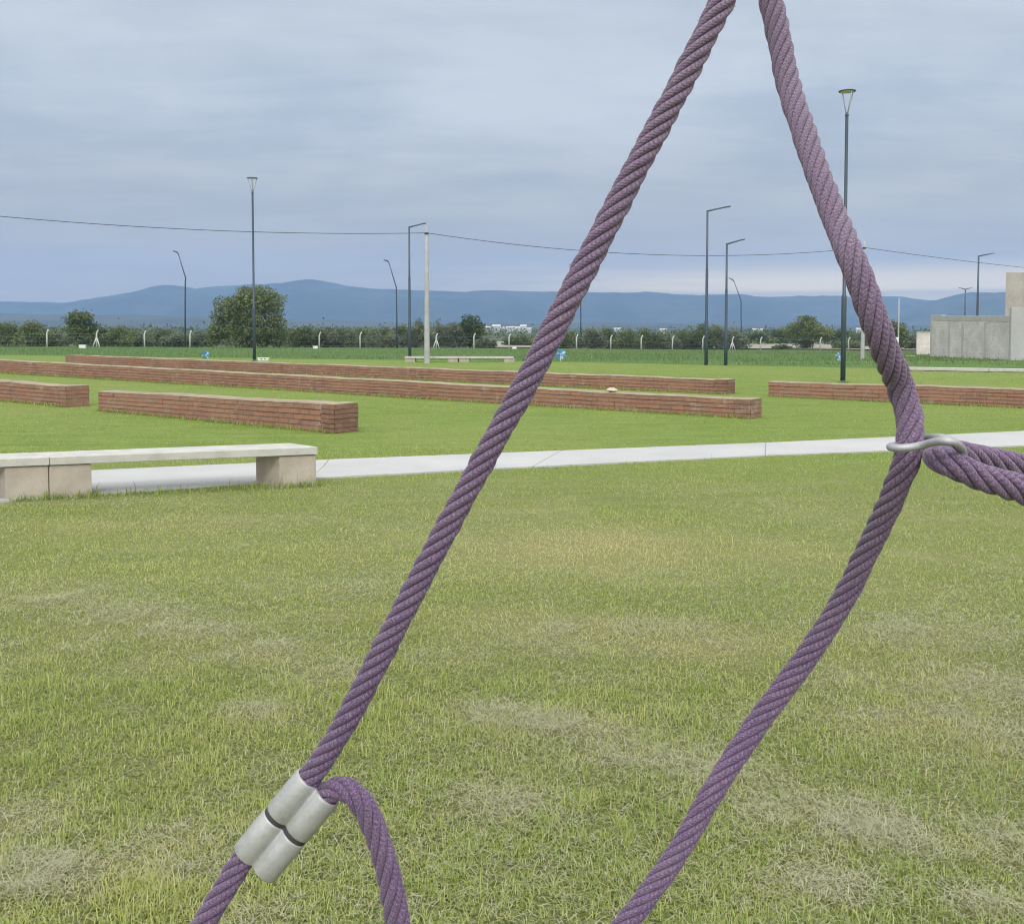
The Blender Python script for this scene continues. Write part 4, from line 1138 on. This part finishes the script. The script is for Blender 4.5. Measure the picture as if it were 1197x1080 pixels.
# ---------------------------------------------------------------- air
mb = MB(); X_, Y0, Y1, Z0, Z1 = 4000, -70, 3800, -16, 250
lo = [(-X_, Y0, Z0), (X_, Y0, Z0), (X_, Y1, Z0), (-X_, Y1, Z0)]
mb.prism(lo, [(p[0], p[1], Z1) for p in lo])
def b_haze(t, out):
    v = t.node('ShaderNodeVolumePrincipled', i={'Color': (.335, .565, 1.0), 'Density': HAZE, 'Anisotropy': 0.0})
    t.l.new(v.outputs[0], out.inputs['Volume'])
HAZE = 0.00020
M['haze'] = material('thin_air', b_haze)
tag(mb.build('haze', 'haze'), kind='stuff')

# ---------------------------------------------------------------- light: overcast sky and a very soft sun
SUN_EL, SUN_AZ = R(44), R(184)         # azimuth clockwise from +Y: behind the camera, to the right
w = bpy.data.worlds.new('World'); S.world = w; w.use_nodes = True
t = NT(w.node_tree); w.node_tree.nodes.clear()
out = t.node('ShaderNodeOutputWorld')
sky = t.node('ShaderNodeTexSky', sky_type='NISHITA', sun_disc=False, sun_elevation=SUN_EL, sun_rotation=SUN_AZ)
dirv = t.coord('Generated')
sp = t.node('ShaderNodeSeparateXYZ', i={0: dirv})
zc = t.math('MAXIMUM', sp.outputs[2], 0.0)
den = t.math('ADD', zc, .11)
pl_ = t.node('ShaderNodeCombineXYZ', i={0: t.math('DIVIDE', sp.outputs[0], den), 1: t.math('DIVIDE', sp.outputs[1], den), 2: 0.0})
n1 = t.noise(t.mapping(pl_, (.8, 1.25, 1)), .85, 7, .56, .3)
n2 = t.noise(t.mapping(pl_, (.6, 1.6, 1)), 2.6, 5, .6, .4)
n3 = t.noise(t.mapping(dirv, (1.0, 1.0, 2.1)), 3.4, 6, .55, .5)
f = t.math('ADD', t.math('ADD', t.math('MULTIPLY', n1, .42), t.math('MULTIPLY', n2, .2)), t.math('MULTIPLY', n3, .38))
f = t.ramp(f, .38, .62)
cl = t.mix(f, (.430, .490, .565), (.635, .680, .715))
# slightly greyer and bluer low down, brighter overhead
cl = t.mix(t.ramp(zc, .02, .24, .75, 0), cl, (.45, .385, .285))
cl = t.mix(t.ramp(zc, .16, .34, 0, .4), cl, (.635, .675, .715))
# pale break in the cloud just above the hills towards the right
az = t.math('ARCTAN2', sp.outputs[0], sp.outputs[1])
band = t.math('MULTIPLY', t.ramp(zc, .028, .036, 0, 1), t.ramp(zc, .042, .066, 1, 0))
brk = t.math('MULTIPLY', band, t.ramp(t.math('ADD', az, t.math('MULTIPLY', t.math('SUBTRACT', n2, .5), .25)), -.12, .30, 0, .85))
brk = t.math('MAXIMUM', brk, t.math('MULTIPLY', t.ramp(zc, .0, .05, 1, 0), t.ramp(az, .05, .3, 0, .75)))
cl = t.mix(brk, cl, (1.10, .90, .56))
over = t.ramp(sp.outputs[2], .33, .95, 0.0, 1.15)
# the cloud is thinner and brighter overhead and towards the sun, behind the camera
sunv = t.node('ShaderNodeVectorMath', operation='DOT_PRODUCT'); t.set(sunv, 0, dirv); sunv.inputs[1].default_value = (math.sin(SUN_AZ) * math.cos(SUN_EL), math.cos(SUN_AZ) * math.cos(SUN_EL), math.sin(SUN_EL))
glow = t.ramp(sunv.outputs['Value'], -.15, .95, 0.0, 1.75)
cl = t.mix(t.math('MINIMUM', t.math('MULTIPLY', t.math('ADD', over, glow), .5), 1.0), cl, (.60, .605, .60))
over = t.math('ADD', t.math('ADD', over, glow), 1.0)
sc2 = t.node('ShaderNodeVectorMath', operation='SCALE'); t.set(sc2, 0, cl); t.set(sc2, 'Scale', t.math('MULTIPLY', over, 10.0))
mixc = t.mix(.93, sky.outputs[0], sc2.outputs[0])
bg = t.node('ShaderNodeBackground', i={'Color': mixc, 'Strength': .1})
t.l.new(bg.outputs[0], out.inputs['Surface'])

sd = bpy.data.lights.new('sun', 'SUN'); sd.energy = 1.25; sd.angle = R(14); sd.color = (1.0, .97, .935)
so = bpy.data.objects.new('sun', sd); COL.objects.link(so)
dv = Vector((math.sin(SUN_AZ) * math.cos(SUN_EL), math.cos(SUN_AZ) * math.cos(SUN_EL), math.sin(SUN_EL)))
so.rotation_euler = (-dv).to_track_quat('-Z', 'Y').to_euler()
so.location = dv * 40

# ---------------------------------------------------------------- camera and render
cd = bpy.data.cameras.new('camera'); cam = bpy.data.objects.new('camera', cd); COL.objects.link(cam)
cd.sensor_fit = 'HORIZONTAL'; cd.sensor_width = 36; cd.lens = F / 1197 * 36
cd.shift_y = -(540 - CY) / 1197
cd.clip_start = .05; cd.clip_end = 20000
cam.location = (0, 0, CAMZ); cam.rotation_euler = (math.pi / 2 - PITCH, 0, 0)
S.camera = cam
S.view_settings.view_transform = 'Standard'; S.view_settings.look = 'None'; S.view_settings.exposure = .08; S.view_settings.gamma = 1
S.render.engine = 'CYCLES'
c = S.cycles
c.max_bounces = 6; c.diffuse_bounces = 3; c.glossy_bounces = 2; c.transmission_bounces = 3; c.volume_bounces = 1; c.transparent_max_bounces = 4
c.use_adaptive_sampling = True; c.adaptive_threshold = .01
c.use_denoising = True; c.denoiser = 'OPENIMAGEDENOISE'; c.denoising_input_passes = 'RGB_ALBEDO_NORMAL'; c.filter_width = 1.15
